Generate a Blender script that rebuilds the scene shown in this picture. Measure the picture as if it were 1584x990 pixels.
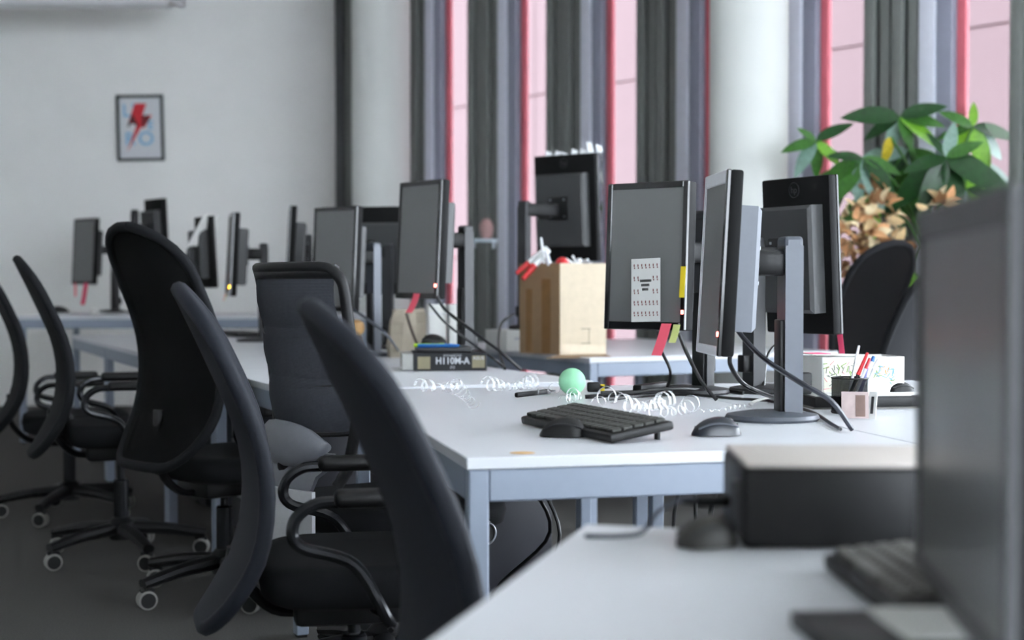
import bpy, bmesh, math, random
from mathutils import Matrix, Vector
random.seed(7)
for o in list(bpy.data.objects): bpy.data.objects.remove(o)
SC = bpy.context.scene
COL = SC.collection
V = Vector
R = math.radians

# ------------------------------------------------------------------ camera
CAM_H, FPX, HORIZON = 1.057, 2200.0, 438.0
PITCH = math.atan((495 - HORIZON) / FPX)
cd = bpy.data.cameras.new('camera'); cam = bpy.data.objects.new('camera', cd); COL.objects.link(cam)
cam.location = (0, 0, CAM_H)
cam.rotation_euler = (math.pi / 2 - PITCH, R(0.0), 0)
cd.sensor_width = 36; cd.lens = FPX / 1584 * 36
cd.clip_start = 0.05; cd.clip_end = 200
cd.dof.use_dof = True; cd.dof.focus_distance = 3.5; cd.dof.aperture_fstop = 2.7
SC.camera = cam
# ------------------------------------------------------------------ world, exposure
w = bpy.data.worlds.new('sky'); SC.world = w; w.use_nodes = True
w.node_tree.nodes['Background'].inputs[0].default_value = (0.865, 0.93, 1.0, 1)
w.node_tree.nodes['Background'].inputs[1].default_value = 1.0
vs = SC.view_settings
vs.view_transform = 'Standard'; vs.look = 'None'; vs.gamma = 1; vs.use_curve_mapping = False
vs.exposure = 4.25

# ------------------------------------------------------------------ helpers
def on(px, py, z):
    """point of a horizontal plane seen at a photo pixel"""
    r = (px - 792) / FPX; u = (495 - py) / FPX
    d = V((r, math.cos(PITCH) + u * math.sin(PITCH), -math.sin(PITCH) + u * math.cos(PITCH)))
    return V((0, 0, CAM_H)) + d * ((z - CAM_H) / d.z)
def at(px, py, depth):
    r = (px - 792) / FPX; u = (495 - py) / FPX
    d = V((r, math.cos(PITCH) + u * math.sin(PITCH), -math.sin(PITCH) + u * math.cos(PITCH)))
    return V((0, 0, CAM_H)) + d * (depth / d.y)
def lin(c):
    c = c / 255
    return c / 12.92 if c <= .04045 else ((c + .055) / 1.055) ** 2.4
MATS = {}
def mat(name, rgb, rough=.5, metal=0., var=.06, scale=30., bump=0., spec=.5, emit=0., rough_var=.05):
    if name in MATS: return MATS[name]
    m = bpy.data.materials.new(name); m.use_nodes = True
    nt = m.node_tree; b = nt.nodes['Principled BSDF']
    c = [lin(x) for x in rgb]
    tc = nt.nodes.new('ShaderNodeTexCoord'); n = nt.nodes.new('ShaderNodeTexNoise')
    n.inputs['Scale'].default_value = scale; n.inputs['Detail'].default_value = 4
    nt.links.new(tc.outputs['Object'], n.inputs['Vector'])
    ra = nt.nodes.new('ShaderNodeValToRGB')
    ra.color_ramp.elements[0].position = .3; ra.color_ramp.elements[1].position = .7
    ra.color_ramp.elements[0].color = [x * (1 - var) for x in c] + [1]
    ra.color_ramp.elements[1].color = [min(1, x * (1 + var)) for x in c] + [1]
    nt.links.new(n.outputs['Fac'], ra.inputs['Fac']); nt.links.new(ra.outputs['Color'], b.inputs['Base Color'])
    mr = nt.nodes.new('ShaderNodeMapRange')
    mr.inputs['To Min'].default_value = max(0, rough - rough_var); mr.inputs['To Max'].default_value = min(1, rough + rough_var)
    nt.links.new(n.outputs['Fac'], mr.inputs['Value']); nt.links.new(mr.outputs['Result'], b.inputs['Roughness'])
    b.inputs['Metallic'].default_value = metal
    b.inputs['Specular IOR Level'].default_value = spec
    if bump:
        bp = nt.nodes.new('ShaderNodeBump'); bp.inputs['Strength'].default_value = bump; bp.inputs['Distance'].default_value = .002
        nt.links.new(n.outputs['Fac'], bp.inputs['Height']); nt.links.new(bp.outputs['Normal'], b.inputs['Normal'])
    if emit:
        b.inputs['Emission Color'].default_value = c + [1]; b.inputs['Emission Strength'].default_value = emit
    MATS[name] = m
    return m
def clear_mat(name, tint=(1, 1, 1), gloss=.12, rough=.03):
    m = bpy.data.materials.new(name); m.use_nodes = True; nt = m.node_tree; nt.nodes.clear()
    o = nt.nodes.new('ShaderNodeOutputMaterial'); t = nt.nodes.new('ShaderNodeBsdfTransparent'); g = nt.nodes.new('ShaderNodeBsdfGlossy')
    t.inputs[0].default_value = (*tint, 1); g.inputs['Roughness'].default_value = rough
    lw = nt.nodes.new('ShaderNodeLayerWeight'); lw.inputs[0].default_value = gloss
    mx = nt.nodes.new('ShaderNodeMixShader'); nt.links.new(lw.outputs['Fresnel'], mx.inputs[0])
    nt.links.new(t.outputs[0], mx.inputs[1]); nt.links.new(g.outputs[0], mx.inputs[2]); nt.links.new(mx.outputs[0], o.inputs[0])
    MATS[name] = m
    return m
def mesh_fabric(name, rgb, hole=.25, scale=160):
    """woven see-through chair mesh: thread bands with holes between"""
    m = mat(name, rgb, .9, var=.1, scale=60, spec=.1)
    nt = m.node_tree; b = nt.nodes['Principled BSDF']; o = nt.nodes['Material Output']
    tc = nt.nodes.new('ShaderNodeTexCoord'); wv = nt.nodes.new('ShaderNodeTexWave')
    wv.bands_direction = 'Z'; wv.inputs['Scale'].default_value = scale; wv.inputs['Distortion'].default_value = 1.5
    nt.links.new(tc.outputs['Object'], wv.inputs['Vector'])
    mr = nt.nodes.new('ShaderNodeMapRange'); mr.inputs['To Max'].default_value = hole * 2
    nt.links.new(wv.outputs['Fac'], mr.inputs['Value'])
    t = nt.nodes.new('ShaderNodeBsdfTransparent'); mx = nt.nodes.new('ShaderNodeMixShader')
    nt.links.new(mr.outputs['Result'], mx.inputs[0]); nt.links.new(b.outputs[0], mx.inputs[1]); nt.links.new(t.outputs[0], mx.inputs[2])
    nt.links.new(mx.outputs[0], o.inputs['Surface'])
    return m

def catmull(pts, n):
    pts = [V(p) for p in pts]
    if len(pts) < 3: return pts
    out = []; q = [pts[0] * 2 - pts[1]] + pts + [pts[-1] * 2 - pts[-2]]
    for i in range(1, len(q) - 2):
        for k in range(n):
            t = k / n; a, b, c, d = q[i - 1:i + 3]
            out.append(.5 * (2 * b + (c - a) * t + (2 * a - 5 * b + 4 * c - d) * t * t + (3 * b - a - 3 * c + d) * t ** 3))
    return out + [pts[-1]]
class G:
    def __init__(s, off=None): s.bm = bmesh.new(); s.off = off
    def box(s, c, size, M=None, bev=0., seg=2):
        b = bmesh.new(); bmesh.ops.create_cube(b, size=1)
        for v in b.verts: v.co = V((v.co.x * size[0], v.co.y * size[1], v.co.z * size[2]))
        if bev: bmesh.ops.bevel(b, geom=b.edges[:], offset=min(bev, min(size) * .45), segments=seg, affect='EDGES', profile=.5)
        for v in b.verts:
            v.co = v.co + V(c)
            if M: v.co = M @ v.co
        s._add(b); return s
    def _add(s, b):
        mp = {v: s.bm.verts.new(v.co) for v in b.verts}
        for f in b.faces: s.bm.faces.new([mp[v] for v in f.verts])
        b.free()
    def rings(s, rings, caps=True, closed=False):
        vs = [[s.bm.verts.new(p) for p in r] for r in rings]; n = len(vs[0])
        m = len(vs)
        for i in range(m if closed else m - 1):
            a, b = vs[i], vs[(i + 1) % m]
            for j in range(n): s.bm.faces.new((a[j], a[(j + 1) % n], b[(j + 1) % n], b[j]))
        if caps and not closed:
            s.bm.faces.new(vs[0][::-1]); s.bm.faces.new(vs[-1])
        return s
    def tube(s, pts, r, n=8, sub=6, flat=1., closed=False):
        p = catmull(pts, sub) if sub > 1 else [V(x) for x in pts]
        rs = []; up = V((0, 0, 1)); last = None
        for i, a in enumerate(p):
            d = (p[min(i + 1, len(p) - 1)] - p[max(i - 1, 0)]).normalized()
            if last is None:
                x = d.cross(up)
                if x.length < .1: x = d.cross(V((0, 1, 0)))
            else: x = last - d * last.dot(d)
            x.normalize(); last = x; y = d.cross(x)
            rr = r(i / (len(p) - 1)) if callable(r) else r
            rs.append([a + x * math.cos(2 * math.pi * k / n) * rr + y * math.sin(2 * math.pi * k / n) * rr * flat for k in range(n)])
        return s.rings(rs, closed=closed)
    def cyl(s, a, b, r, r2=None, n=16):
        return s.tube([a, b], (lambda t: r + ((r2 if r2 is not None else r) - r) * t), n, 1)
    def lathe(s, prof, n=20, M=None):
        rs = [[V((r * math.cos(2 * math.pi * k / n), r * math.sin(2 * math.pi * k / n), z)) for k in range(n)] for r, z in prof]
        if M: rs = [[M @ p for p in r] for r in rs]
        return s.rings(rs)
    def poly(s, pts, th, M=None):
        """outline in local x,z extruded along y from 0 to th"""
        A = [V((x, 0, z)) for x, z in pts]; B = [V((x, th, z)) for x, z in pts]
        if M: A = [M @ p for p in A]; B = [M @ p for p in B]
        return s.rings([A, B])
    def sheet(s, grid, th=0.):
        """grid of points -> surface; with th a closed shell along normals"""
        n, m = len(grid), len(grid[0])
        if not th:
            vs = [[s.bm.verts.new(p) for p in r] for r in grid]
            for i in range(n - 1):
                for j in range(m - 1): s.bm.faces.new((vs[i][j], vs[i][j + 1], vs[i + 1][j + 1], vs[i + 1][j]))
            return s
        def nor(i, j):
            a = grid[min(i + 1, n - 1)][j] - grid[max(i - 1, 0)][j]; b = grid[i][min(j + 1, m - 1)] - grid[i][max(j - 1, 0)]
            c = a.cross(b); return c.normalized() if c.length > 1e-9 else V((1, 0, 0))
        N = [[nor(i, j) for j in range(m)] for i in range(n)]
        A = [[s.bm.verts.new(grid[i][j] + N[i][j] * th / 2) for j in range(m)] for i in range(n)]
        B = [[s.bm.verts.new(grid[i][j] - N[i][j] * th / 2) for j in range(m)] for i in range(n)]
        for i in range(n - 1):
            for j in range(m - 1):
                s.bm.faces.new((A[i][j], A[i][j + 1], A[i + 1][j + 1], A[i + 1][j]))
                s.bm.faces.new((B[i][j], B[i + 1][j], B[i + 1][j + 1], B[i][j + 1]))
        for i in range(n - 1):
            s.bm.faces.new((A[i][0], A[i + 1][0], B[i + 1][0], B[i][0])); s.bm.faces.new((A[i + 1][-1], A[i][-1], B[i][-1], B[i + 1][-1]))
        for j in range(m - 1):
            s.bm.faces.new((A[0][j + 1], A[0][j], B[0][j], B[0][j + 1])); s.bm.faces.new((A[-1][j], A[-1][j + 1], B[-1][j + 1], B[-1][j]))
        return s
    def build(s, name, m, parent=None, smooth=True, angle=35):
        bmesh.ops.recalc_face_normals(s.bm, faces=s.bm.faces[:])
        if s.off is not None: bmesh.ops.translate(s.bm, verts=s.bm.verts[:], vec=-V(s.off))
        me = bpy.data.meshes.new(name); s.bm.to_mesh(me); s.bm.free()
        if smooth:
            for p in me.polygons: p.use_smooth = True
            me.set_sharp_from_angle(angle=R(angle))
        me.materials.append(m)
        o = bpy.data.objects.new(name, me); COL.objects.link(o)
        if parent: o.parent = parent
        elif s.off is not None: o.location = s.off
        return o
def tag(o, label, cat, group=None):
    o['label'] = label; o['category'] = cat
    if group: o['group'] = group
    return o
def thing(name, label, cat, loc=(0, 0, 0), rz=0., group=None):
    o = bpy.data.objects.new(name, None); COL.objects.link(o); o.empty_display_size = .1
    o.location = loc; o.rotation_euler = (0, 0, rz)
    return tag(o, label, cat, group)
def struct(o): o['kind'] = 'structure'; return o
def copy_thing(root, loc, rz, label):
    r = root.copy(); COL.objects.link(r); r.location = loc; r.rotation_euler = (0, 0, rz); r['label'] = label
    for ch in list(root.children):
        c = ch.copy(); COL.objects.link(c); c.parent = r
        for g in list(ch.children):
            d = g.copy(); COL.objects.link(d); d.parent = c
    return r
def text_obj(name, body, size, m, parent, M, extrude=.0004, bold=0.):
    """lettering as flat mesh; local text plane x,y -> M"""
    cu = bpy.data.curves.new(name, 'FONT'); cu.body = body; cu.size = size; cu.align_x = 'CENTER'; cu.align_y = 'CENTER'
    cu.extrude = extrude; cu.offset = bold; cu.resolution_u = 3
    t = bpy.data.objects.new(name, cu); COL.objects.link(t)
    dg = bpy.context.evaluated_depsgraph_get(); me = bpy.data.meshes.new_from_object(t.evaluated_get(dg))
    bpy.data.objects.remove(t)
    me.transform(M); me.materials.clear(); me.materials.append(m)
    o = bpy.data.objects.new(name, me); COL.objects.link(o); o.parent = parent
    return o
def frame(c, a, tilt=0.):
    """matrix: x to the viewer's right of a face looking along angle a (deg), y into the thing, z up"""
    n = V((math.cos(R(a)), math.sin(R(a)), 0)); t = (-n).cross(V((0, 0, 1)))
    M = Matrix.Identity(4)
    for i in range(3): M[i][0] = t[i]; M[i][1] = -n[i]; M[i][2] = (0, 0, 1)[i]; M[i][3] = c[i]
    return M @ Matrix.Rotation(R(-tilt), 4, 'X')

# ------------------------------------------------------------------ materials
WHITE_WALL = mat('white_wall_paint', (238, 238, 236), .8, var=.02, scale=3)
CEIL = mat('ceiling_paint', (228, 228, 222), .85, var=.02, scale=3)
CARPET = mat('grey_carpet', (80, 79, 77), .95, var=.25, scale=220, bump=.6, spec=.1)
DESK = mat('white_laminate', (198, 200, 205), .34, var=.012, scale=8)
DESKEDGE = mat('desk_edge_band', (205, 206, 208), .45, var=.02, scale=20)
STEEL = mat('blue_grey_powder_coat', (132, 141, 156), .5, var=.02, scale=40)
BLACKP = mat('black_plastic', (14, 14, 15), .45, var=.1, scale=80, bump=.05, spec=.3)
GLOSSB = mat('gloss_black_plastic', (10, 10, 11), .12, var=.1, scale=40)
DGREY = mat('dark_grey_plastic', (32, 33, 36), .48, var=.06, scale=60)
HUMP = mat('charcoal_plastic', (52, 53, 54), .5, var=.05, scale=120, bump=.05)
HOUSE = mat('matt_black_housing', (13, 13, 14), .65, var=.08, scale=80, spec=.15)
SILVERP = mat('slate_silver_plastic', (76, 80, 88), .42, metal=.2, var=.04, scale=60)
SILVERB = mat('pale_silver_plastic', (216, 217, 222), .35, metal=.1, var=.03, scale=60)
SCREEN = mat('matt_screen', (92, 93, 92), .3, var=.03, scale=6, spec=.6)
FABRIC = mat('black_chair_fabric', (18, 19, 22), .85, var=.18, scale=300, bump=.3, spec=.2)
FABRICB = mat('blue_black_chair_fabric', (22, 25, 33), .7, var=.14, scale=300, bump=.3, spec=.25)
FRAMEB = mat('black_chair_frame', (15, 15, 17), .5, var=.1, scale=90, spec=.3)
CHROME = mat('black_chrome_tube', (30, 31, 34), .25, metal=.5, var=.05, scale=60)
ALU = mat('brushed_aluminium', (150, 154, 160), .35, metal=.8, var=.05, scale=60)
RUBBERW = mat('pale_caster_tread', (128, 126, 122), .6, var=.08, scale=80)
MESH = mesh_fabric('black_chair_mesh', (12, 12, 13), .06)
MESHG = mesh_fabric('grey_chair_mesh', (62, 64, 70), .10)
LUMBAR = mat('grey_plastic_lumbar', (100, 102, 108), .5, var=.04, scale=60)
LOWPLATE = mat('pale_grey_plastic_plate', (170, 171, 174), .5, var=.04, scale=60)
CABLE = mat('black_cable', (14, 14, 16), .4, var=.1, scale=60)
GREYCABLE = mat('grey_cable', (70, 74, 84), .4, var=.1, scale=60)
PAPER = mat('white_paper', (208, 208, 205), .8, var=.02, scale=40)
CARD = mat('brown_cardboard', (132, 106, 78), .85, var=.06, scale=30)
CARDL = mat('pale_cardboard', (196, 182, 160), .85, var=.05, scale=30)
TAPE = mat('brown_parcel_tape', (120, 88, 50), .25, var=.08, scale=30)
PINK = mat('pink_sticky_paper', (240, 78, 118), .7, var=.03, scale=40)
CORAL = mat('coral_sticky_paper', (236, 92, 112), .7, var=.03, scale=40)
LIME = mat('lime_sticky_paper', (196, 205, 128), .7, var=.03, scale=40)
YELLOW = mat('yellow_tag', (214, 190, 20), .6, var=.03, scale=40)
RED = mat('red_plastic', (190, 28, 34), .35, var=.05, scale=40)
BLUE = mat('blue_plastic', (20, 92, 160), .35, var=.05, scale=40)
NAVY = mat('navy_plastic', (40, 44, 120), .35, var=.05, scale=40)
LIMEP = mat('lime_plastic', (176, 214, 40), .35, var=.05, scale=40)
WHITEP = mat('white_plastic', (220, 222, 224), .35, var=.02, scale=40)
MINT = mat('mint_rubber', (150, 214, 172), .55, var=.03, scale=60)
INK = mat('dark_print', (40, 38, 40), .7, var=.1, scale=60)
GLASS = clear_mat('window_glass', (.96, .97, .98), .12)
TINTED = clear_mat('tinted_glass', (.62, .60, .61), .10)
CLEAR = clear_mat('clear_plastic_film', (.93, .94, .95), .35, .08)
def led(c, n): return mat(n, c, .4, emit=4.)
LEDR = led((255, 70, 60), 'red_led'); LEDO = led((255, 160, 30), 'amber_led')

# ------------------------------------------------------------------ the room
ZC = 3.6
D0 = 10.8
def W(k, out=0., z=0.):
    x = D0 / FPX * (-70 + 117.8 * k); y = D0 * (1 - .0641 * k)
    return V((x + .767 * out, y + .641 * out, z))
PLAN = [(-7.2, -4.4), (9.4, -4.4), (9.4, W(16.9, .15).y), tuple(W(16.9, .15).xy), tuple(W(-2.3, .15).xy), (-7.2, 12.45)]
struct(G().rings([[V((x, y, -.1)) for x, y in PLAN], [V((x, y, 0)) for x, y in PLAN]]).build('floor', CARPET, smooth=False))
struct(G().rings([[V((x, y, ZC)) for x, y in PLAN], [V((x, y, ZC + .2)) for x, y in PLAN]]).build('ceiling', CEIL, smooth=False))
FARY = 12.25
struct(G().box((-4.25, FARY + .1, ZC / 2), (5.55, .2, ZC)).build('wall_far', WHITE_WALL))
struct(G().box((-7.1, 4, ZC / 2), (.2, 17, ZC)).build('wall_left', WHITE_WALL))
struct(G().box((9.3, -2.3, ZC / 2), (.2, 4.2, ZC)).build('wall_right', WHITE_WALL))
SLAT = mat('dark_grey_slat', (112, 115, 112), .55, var=.05, scale=20)
POSTL = mat('pale_blue_grey_post', (206, 208, 220), .45, var=.03, scale=20)
POSTD = mat('slate_blue_post', (142, 144, 160), .45, var=.03, scale=20)
FIN = mat('red_fin', (214, 108, 120), .5, var=.05, scale=10)
FACADE = mat('pink_facade_panel', (103, 88, 90), .8, var=.03, scale=2)
ANG = math.atan2(-.767, .641)
def bay_matrix(k):
    M = Matrix.Rotation(ANG, 4, 'Z'); M.translation = W(k); return M
BAY = .902
# dark corner post between far wall and glazing
struct(G().box((-1.44, FARY - .03, ZC / 2), (.12, .2, ZC)).build('trim_1', mat('dark_grey_trim', (74, 78, 80), .5)))
wn = 0
for k in range(-2, 6):
    wn += 1
    root = bpy.data.objects.new('window_%d' % wn, None); COL.objects.link(root); struct(root)
    root.location = W(k); root.rotation_euler = (0, 0, ANG)
    # local: x along the wall, -y into the room (y = outward)
    for j, (x, dy) in enumerate(((.0, 0), (.092, .02), (.184, .0), (.276, .02))):
        G().box((x + .043, .02 + dy, ZC / 2), (.07, .05, ZC), bev=.008).build('slat', SLAT, root)
    G().box((.185, .085, ZC / 2), (.37, .02, ZC)).build('slat_backing', BLACKP, root)
    G().box((.415, .035, ZC / 2), (.1, .07, ZC), bev=.004).build('post', POSTL, root)
    G().box((.515, .05, ZC / 2), (.095, .07, ZC), bev=.004).build('post', POSTD, root)
    G().box((.59, .075, ZC / 2), (.055, .03, ZC), bev=.004).build('fin', FIN, root)
    G().box((.76, .075, ZC / 2), (.284, .012, ZC)).build('pane', TINTED, root)
    G().box((BAY / 2, .09, .03), (BAY, .1, .06)).build('sill', POSTD, root)
for k in range(6, 17):
    wn += 1
    root = bpy.data.objects.new('window_%d' % wn, None); COL.objects.link(root); struct(root)
    root.location = W(k); root.rotation_euler = (0, 0, ANG)
    G().box((.04, .035, ZC / 2), (.08, .07, ZC)).build('post', POSTD, root)
    G().box((.49, .05, ZC / 2), (.82, .012, ZC)).build('pane', GLASS, root)
    G().box((BAY / 2, .05, .03), (BAY, .1, .06)).build('sill', POSTD, root)
struct(G().box((-3.0, -4.3, ZC / 2), (8.2, .2, ZC)).build('wall_back', WHITE_WALL))
for i in range(4, 8):
    wn += 1
    root = bpy.data.objects.new('window_%d' % wn, None); COL.objects.link(root); struct(root); root.location = (-7 + i * 2.02, -4.3, 0)
    G().box((.05, 0, ZC / 2), (.1, .1, ZC)).build('post', POSTD, root)
    G().box((1.06, 0, ZC / 2), (1.92, .012, ZC)).build('pane', GLASS, root)
    G().box((1.06, 0, .45), (1.92, .1, .9)).build('parapet', WHITE_WALL, root)
# pink building across the yard
root = bpy.data.objects.new('wall_facade', None); COL.objects.link(root); struct(root)
root.location = W(0, 5.0); root.rotation_euler = (0, 0, ANG)
G().box((-5, .12, 2), (22, .1, 30)).build('backing', mat('facade_joint', (190, 140, 140), .9), root, smooth=False)
pm = None
for i in range(10):
    for j in range(10):
        if pm is None:
            o = G().box((0, 0, 0), (2.19, .06, 1.98), bev=.004, seg=1).build('facade_panel', FACADE, root); pm = o.data
        else:
            o = bpy.data.objects.new('facade_panel', pm); COL.objects.link(o); o.parent = root
        o.location = (-14.9 + 2.2 * i, .03, -3.6 + 2.0 * j)
# round white pillars
PIL = mat('white_plaster_pillar', (212, 214, 211), .7, var=.02, scale=3)
for px, d, lab in ((590, 11.0, 'white round pillar in front of the far end of the window wall'), (1157, 7.9, 'white round pillar behind the monitors, left of the big plant')):
    p = at(px, 400, d); r = (45 if px < 700 else 60) * d / FPX
    t = thing('pillar', lab, 'pillar', (p.x, p.y, 0), group='round white pillars')
    G().lathe([(r, 0), (r, ZC)], 40).build('shaft', PIL, t)
    G().lathe([(r + .012, 0), (r + .012, .08), (r + .004, .085)], 40).build('skirting', DGREY, t)
# small shelf bar with a trinket on the glazing
b = at(748, 372, 9.9)
t = thing('window_shelf', 'small pale glass shelf on the window slats beside the portrait monitor', 'shelf', b)
G().box((0, 0, 0), (.2, .1, .022), bev=.004).build('board', mat('pale_glass_shelf', (176, 190, 200), .2), t)
G().box((-.07, .05, -.03), (.02, .1, .05)).build('bracket', ALU, t); G().box((.07, .05, -.03), (.02, .1, .05)).build('bracket', ALU, t)
o = G(b + V((.0, 0, .011))).lathe([(.03, 0), (.045, .04), (.05, .09), (.03, .13), (.015, .14)], 14, Matrix.Translation(b + V((.02, 0, .011)))).build('vase', mat('pinkish_clay', (176, 140, 138), .6))
tag(o, 'small pinkish vase on the pale glass window shelf', 'vase')
# ceiling light unit, top left
p = at(283, 9, 11.0)
t = thing('ceiling_light', 'long white linear ceiling light at the top left corner', 'lamp', (p.x - 1.5, p.y, p.z))
G().box((0, 0, .09), (2.9, .26, .16), bev=.02).build('housing', WHITE_WALL, t)
G().box((1.47, 0, .09), (.06, .27, .17), bev=.01).build('end_cap', WHITEP, t)
G().box((0, 0, .005), (2.8, .2, .02)).build('diffuser', WHITEP, t)
for x in (-1.1, 1.1): G().cyl((x, 0, .17), (x, 0, ZC - p.z), .012).build('rod', ALU, t)

# ------------------------------------------------------------------ framed print
px0, py0 = at(217, 198, FARY - .02).x, at(217, 198, FARY - .02).z
t = thing('picture_frame', 'black framed print with a red lightning bolt on the far white wall', 'picture', (px0, FARY - .001, py0))
t.rotation_euler = (0, R(-1.2), R(3.0))
fw, fh = .40, .565
FB = mat('dark_green_black_frame', (34, 42, 42), .4)
g = G()
for sx in (-1, 1): g.box((sx * (fw / 2 - .012), -.018, 0), (.024, .036, fh), bev=.003)
for sz in (-1, 1): g.box((0, -.018, sz * (fh / 2 - .012)), (fw, .036, .024), bev=.003)
g.build('frame', FB, t)
G().box((0, -.008, 0), (fw - .03, .01, fh - .03)).build('print', mat('poster_paper', (214, 216, 220), .7, var=.01), t)
LB = mat('light_blue_print', (130, 184, 216), .7); RD = mat('red_print', (206, 44, 56), .7)
bolt = [(.03, .19), (-.05, .19), (-.10, -.0), (-.035, .0), (-.125, -.225), (.085, .045), (.01, .045), (.105, .105), (.01, .105)]
bolt = [(-.045, .2), (.055, .2), (.02, .1), (.1, .1), (.035, -.01), (.005, -.005), (-.12, -.215), (-.03, .02), (-.105, .03)]
G().poly(bolt, .0012, Matrix.Translation((0, -.0155, .01))).build('bolt', RD, t, smooth=False)
MX = Matrix.Rotation(math.pi / 2, 4, 'X')
def wall_text(s, x, z, size, m, y=-.0142): text_obj('letter', s, size, m, t, Matrix.Translation((x, y, z)) @ MX, bold=.003)
wall_text("L", -.115, .145, .15, LB); wall_text("'", -.06, .16, .12, LB)
wall_text("A", -.065, .055, .13, INK, -.0172); wall_text("P", .045, .055, .13, INK, -.0172); wall_text("E", .085, .02, .10, LB)
wall_text("R", -.09, -.095, .15, LB); wall_text("O", .045, -.095, .17, LB)

# ------------------------------------------------------------------ desks
def desk(fl, yaw, wd, ln, label, z=.74, legs=(1, 1, 1, 1)):
    t = thing('office_desk', label, 'desk', (fl[0], fl[1], 0), R(yaw), 'white office desks')
    G().box((wd / 2, ln / 2, z - .011), (wd - .003, ln - .003, .022), bev=.002, seg=1).build('desk_top', DESK, t)
    zr = z - .022 - .03; e = .006
    for y in (e + .012, ln - e - .012): G().box((wd / 2, y, zr), (wd - .088, .024, .06), bev=.003, seg=1).build('rail', STEEL, t)
    for x in (e + .012, wd - e - .012): G().box((x, ln / 2, zr), (.024, ln - .088, .06), bev=.003, seg=1).build('rail', STEEL, t)
    hl = z - .022
    for f, (x, y) in zip(legs, ((0, 0), (1, 0), (0, 1), (1, 1))):
        if f:
            q = (e + .019 + x * (wd - 2 * e - .038), e + .019 + y * (ln - 2 * e - .038))
            G().box((*q, hl / 2 + .004), (.038, .038, hl - .008), bev=.003, seg=1).build('leg', STEEL, t)
            # glide foot under the leg
            G().box((*q, .004), (.03, .03, .008)).build('glide', BLACKP, t)
    return t
AYAW, BYAW = 13.2, 24.5
def ax(o, yaw, u, v): return V((o[0] + u * math.cos(R(yaw)) - v * math.sin(R(yaw)), o[1] + u * math.sin(R(yaw)) + v * math.cos(R(yaw)), 0))
AF = on(721, 709, .74)
desk(AF, AYAW, .912, 1.70, 'white desk with the black keyboard, two mice and curled ribbons on it')
AF2 = ax(AF, AYAW, .914, 0)
desk(AF2, AYAW, .912, 1.70, 'white desk with the pencil cup and drawing box, right of the keyboard desk')
BF = ax(on(407, 592, .74), BYAW, 0, -.36)
for v, ln, lab in ((0, 1.1, 'white desk carrying the black motherboard box, behind the keyboard desk'), (1.1, .9, 'short white desk behind the chair with the wide mesh back'),
                   (2.0, 1.66, 'white desk with the amber-lit monitor, seen left behind the chairs'), (3.66, 1.3, 'last white desk of the left row, before the raised far table')):
    desk(ax(BF, BYAW, 0, v), BYAW, 1.0, ln - .004, lab)
DF = on(912, 554, .74)
desk(DF, 28, 1.36, 1.7, 'white desk carrying the open cardboard box, by the windows')
desk((-3.25, 9.35, 0), 2, 2.3, 1.35, 'raised white table at the far wall under the framed print', z=.84)
# near desk: turned the other way
NF = on(905, 810, .74)
desk(ax(NF, -15.7, 0, -1.3), -15.7, 1.5, 1.3, 'blurred white desk in the right foreground with the black mini computer', legs=(0, 1, 0, 1))

# ------------------------------------------------------------------ office chairs
SP = [(-.150, 1.065), (-.082, .918), (-.02, .768), (0, .645), (-.014, .522), (-.055, .427), (-.105, .342)]
def back_shell(W0, curve, bx, dz, sc, rows=26, cols=15, inset=1.0):
    sp = catmull([(x, 0, z) for x, z in SP], 6); L = [0]
    for i in range(1, len(sp)): L.append(L[-1] + (sp[i] - sp[i - 1]).length)
    grid = []
    for i in range(rows):
        q = (1 - math.cos(math.pi * i / (rows - 1))) / 2
        if inset < 1: q = .05 + q * .9
        s = q * L[-1]; k = max(j for j in range(len(L)) if L[j] <= s + 1e-9); k = min(k, len(L) - 2)
        p = sp[k].lerp(sp[k + 1], (s - L[k]) / max(1e-9, L[k + 1] - L[k]))
        a = min(1, q / .24); b = min(1, (1 - q) / .30)
        wd = W0 * max(.0, 1 - (1 - a) ** 2.6) ** .5 * (.45 + .55 * max(0, 1 - (1 - b) ** 2.2) ** .5)
        wd = max(wd, .08) * inset * (1 - .10 * (1 - q) ** 1.5)
        zz = (p.z - .645) * sc + .645 + dz
        grid.append([V((bx + p.x * sc + curve * (u * wd / W0) ** 2, u * wd / 2, zz)) for u in [(-1 + 2 * j / (cols - 1)) for j in range(cols)]])
    return grid
def caster(parent, x, y, a):
    c = G(); c.cyl((x, y, .075), (x, y, .055), .012); c.tube([(x - .02 * math.cos(a), y - .02 * math.sin(a), .058), (x, y, .066), (x + .02 * math.cos(a), y + .02 * math.sin(a), .055)], .012, 6, 3)
    o = c.build('caster', BLACKP, parent)
    n = V((-math.sin(a), math.cos(a), 0)); ct = V((x, y, .031))
    for s in (-1, 1):
        M = Matrix.Translation(ct + n * .013 * s) @ V((0, 0, 1)).rotation_difference(n).to_matrix().to_4x4()
        G().lathe([(.020, -.009), (.031, -.007), (.031, .007), (.020, .009)], 20, M).build('tread', RUBBERW, o)
        G().lathe([(.0245, -.0105), (.025, .0105)], 18, M).build('wheel', BLACKP, o)
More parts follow.
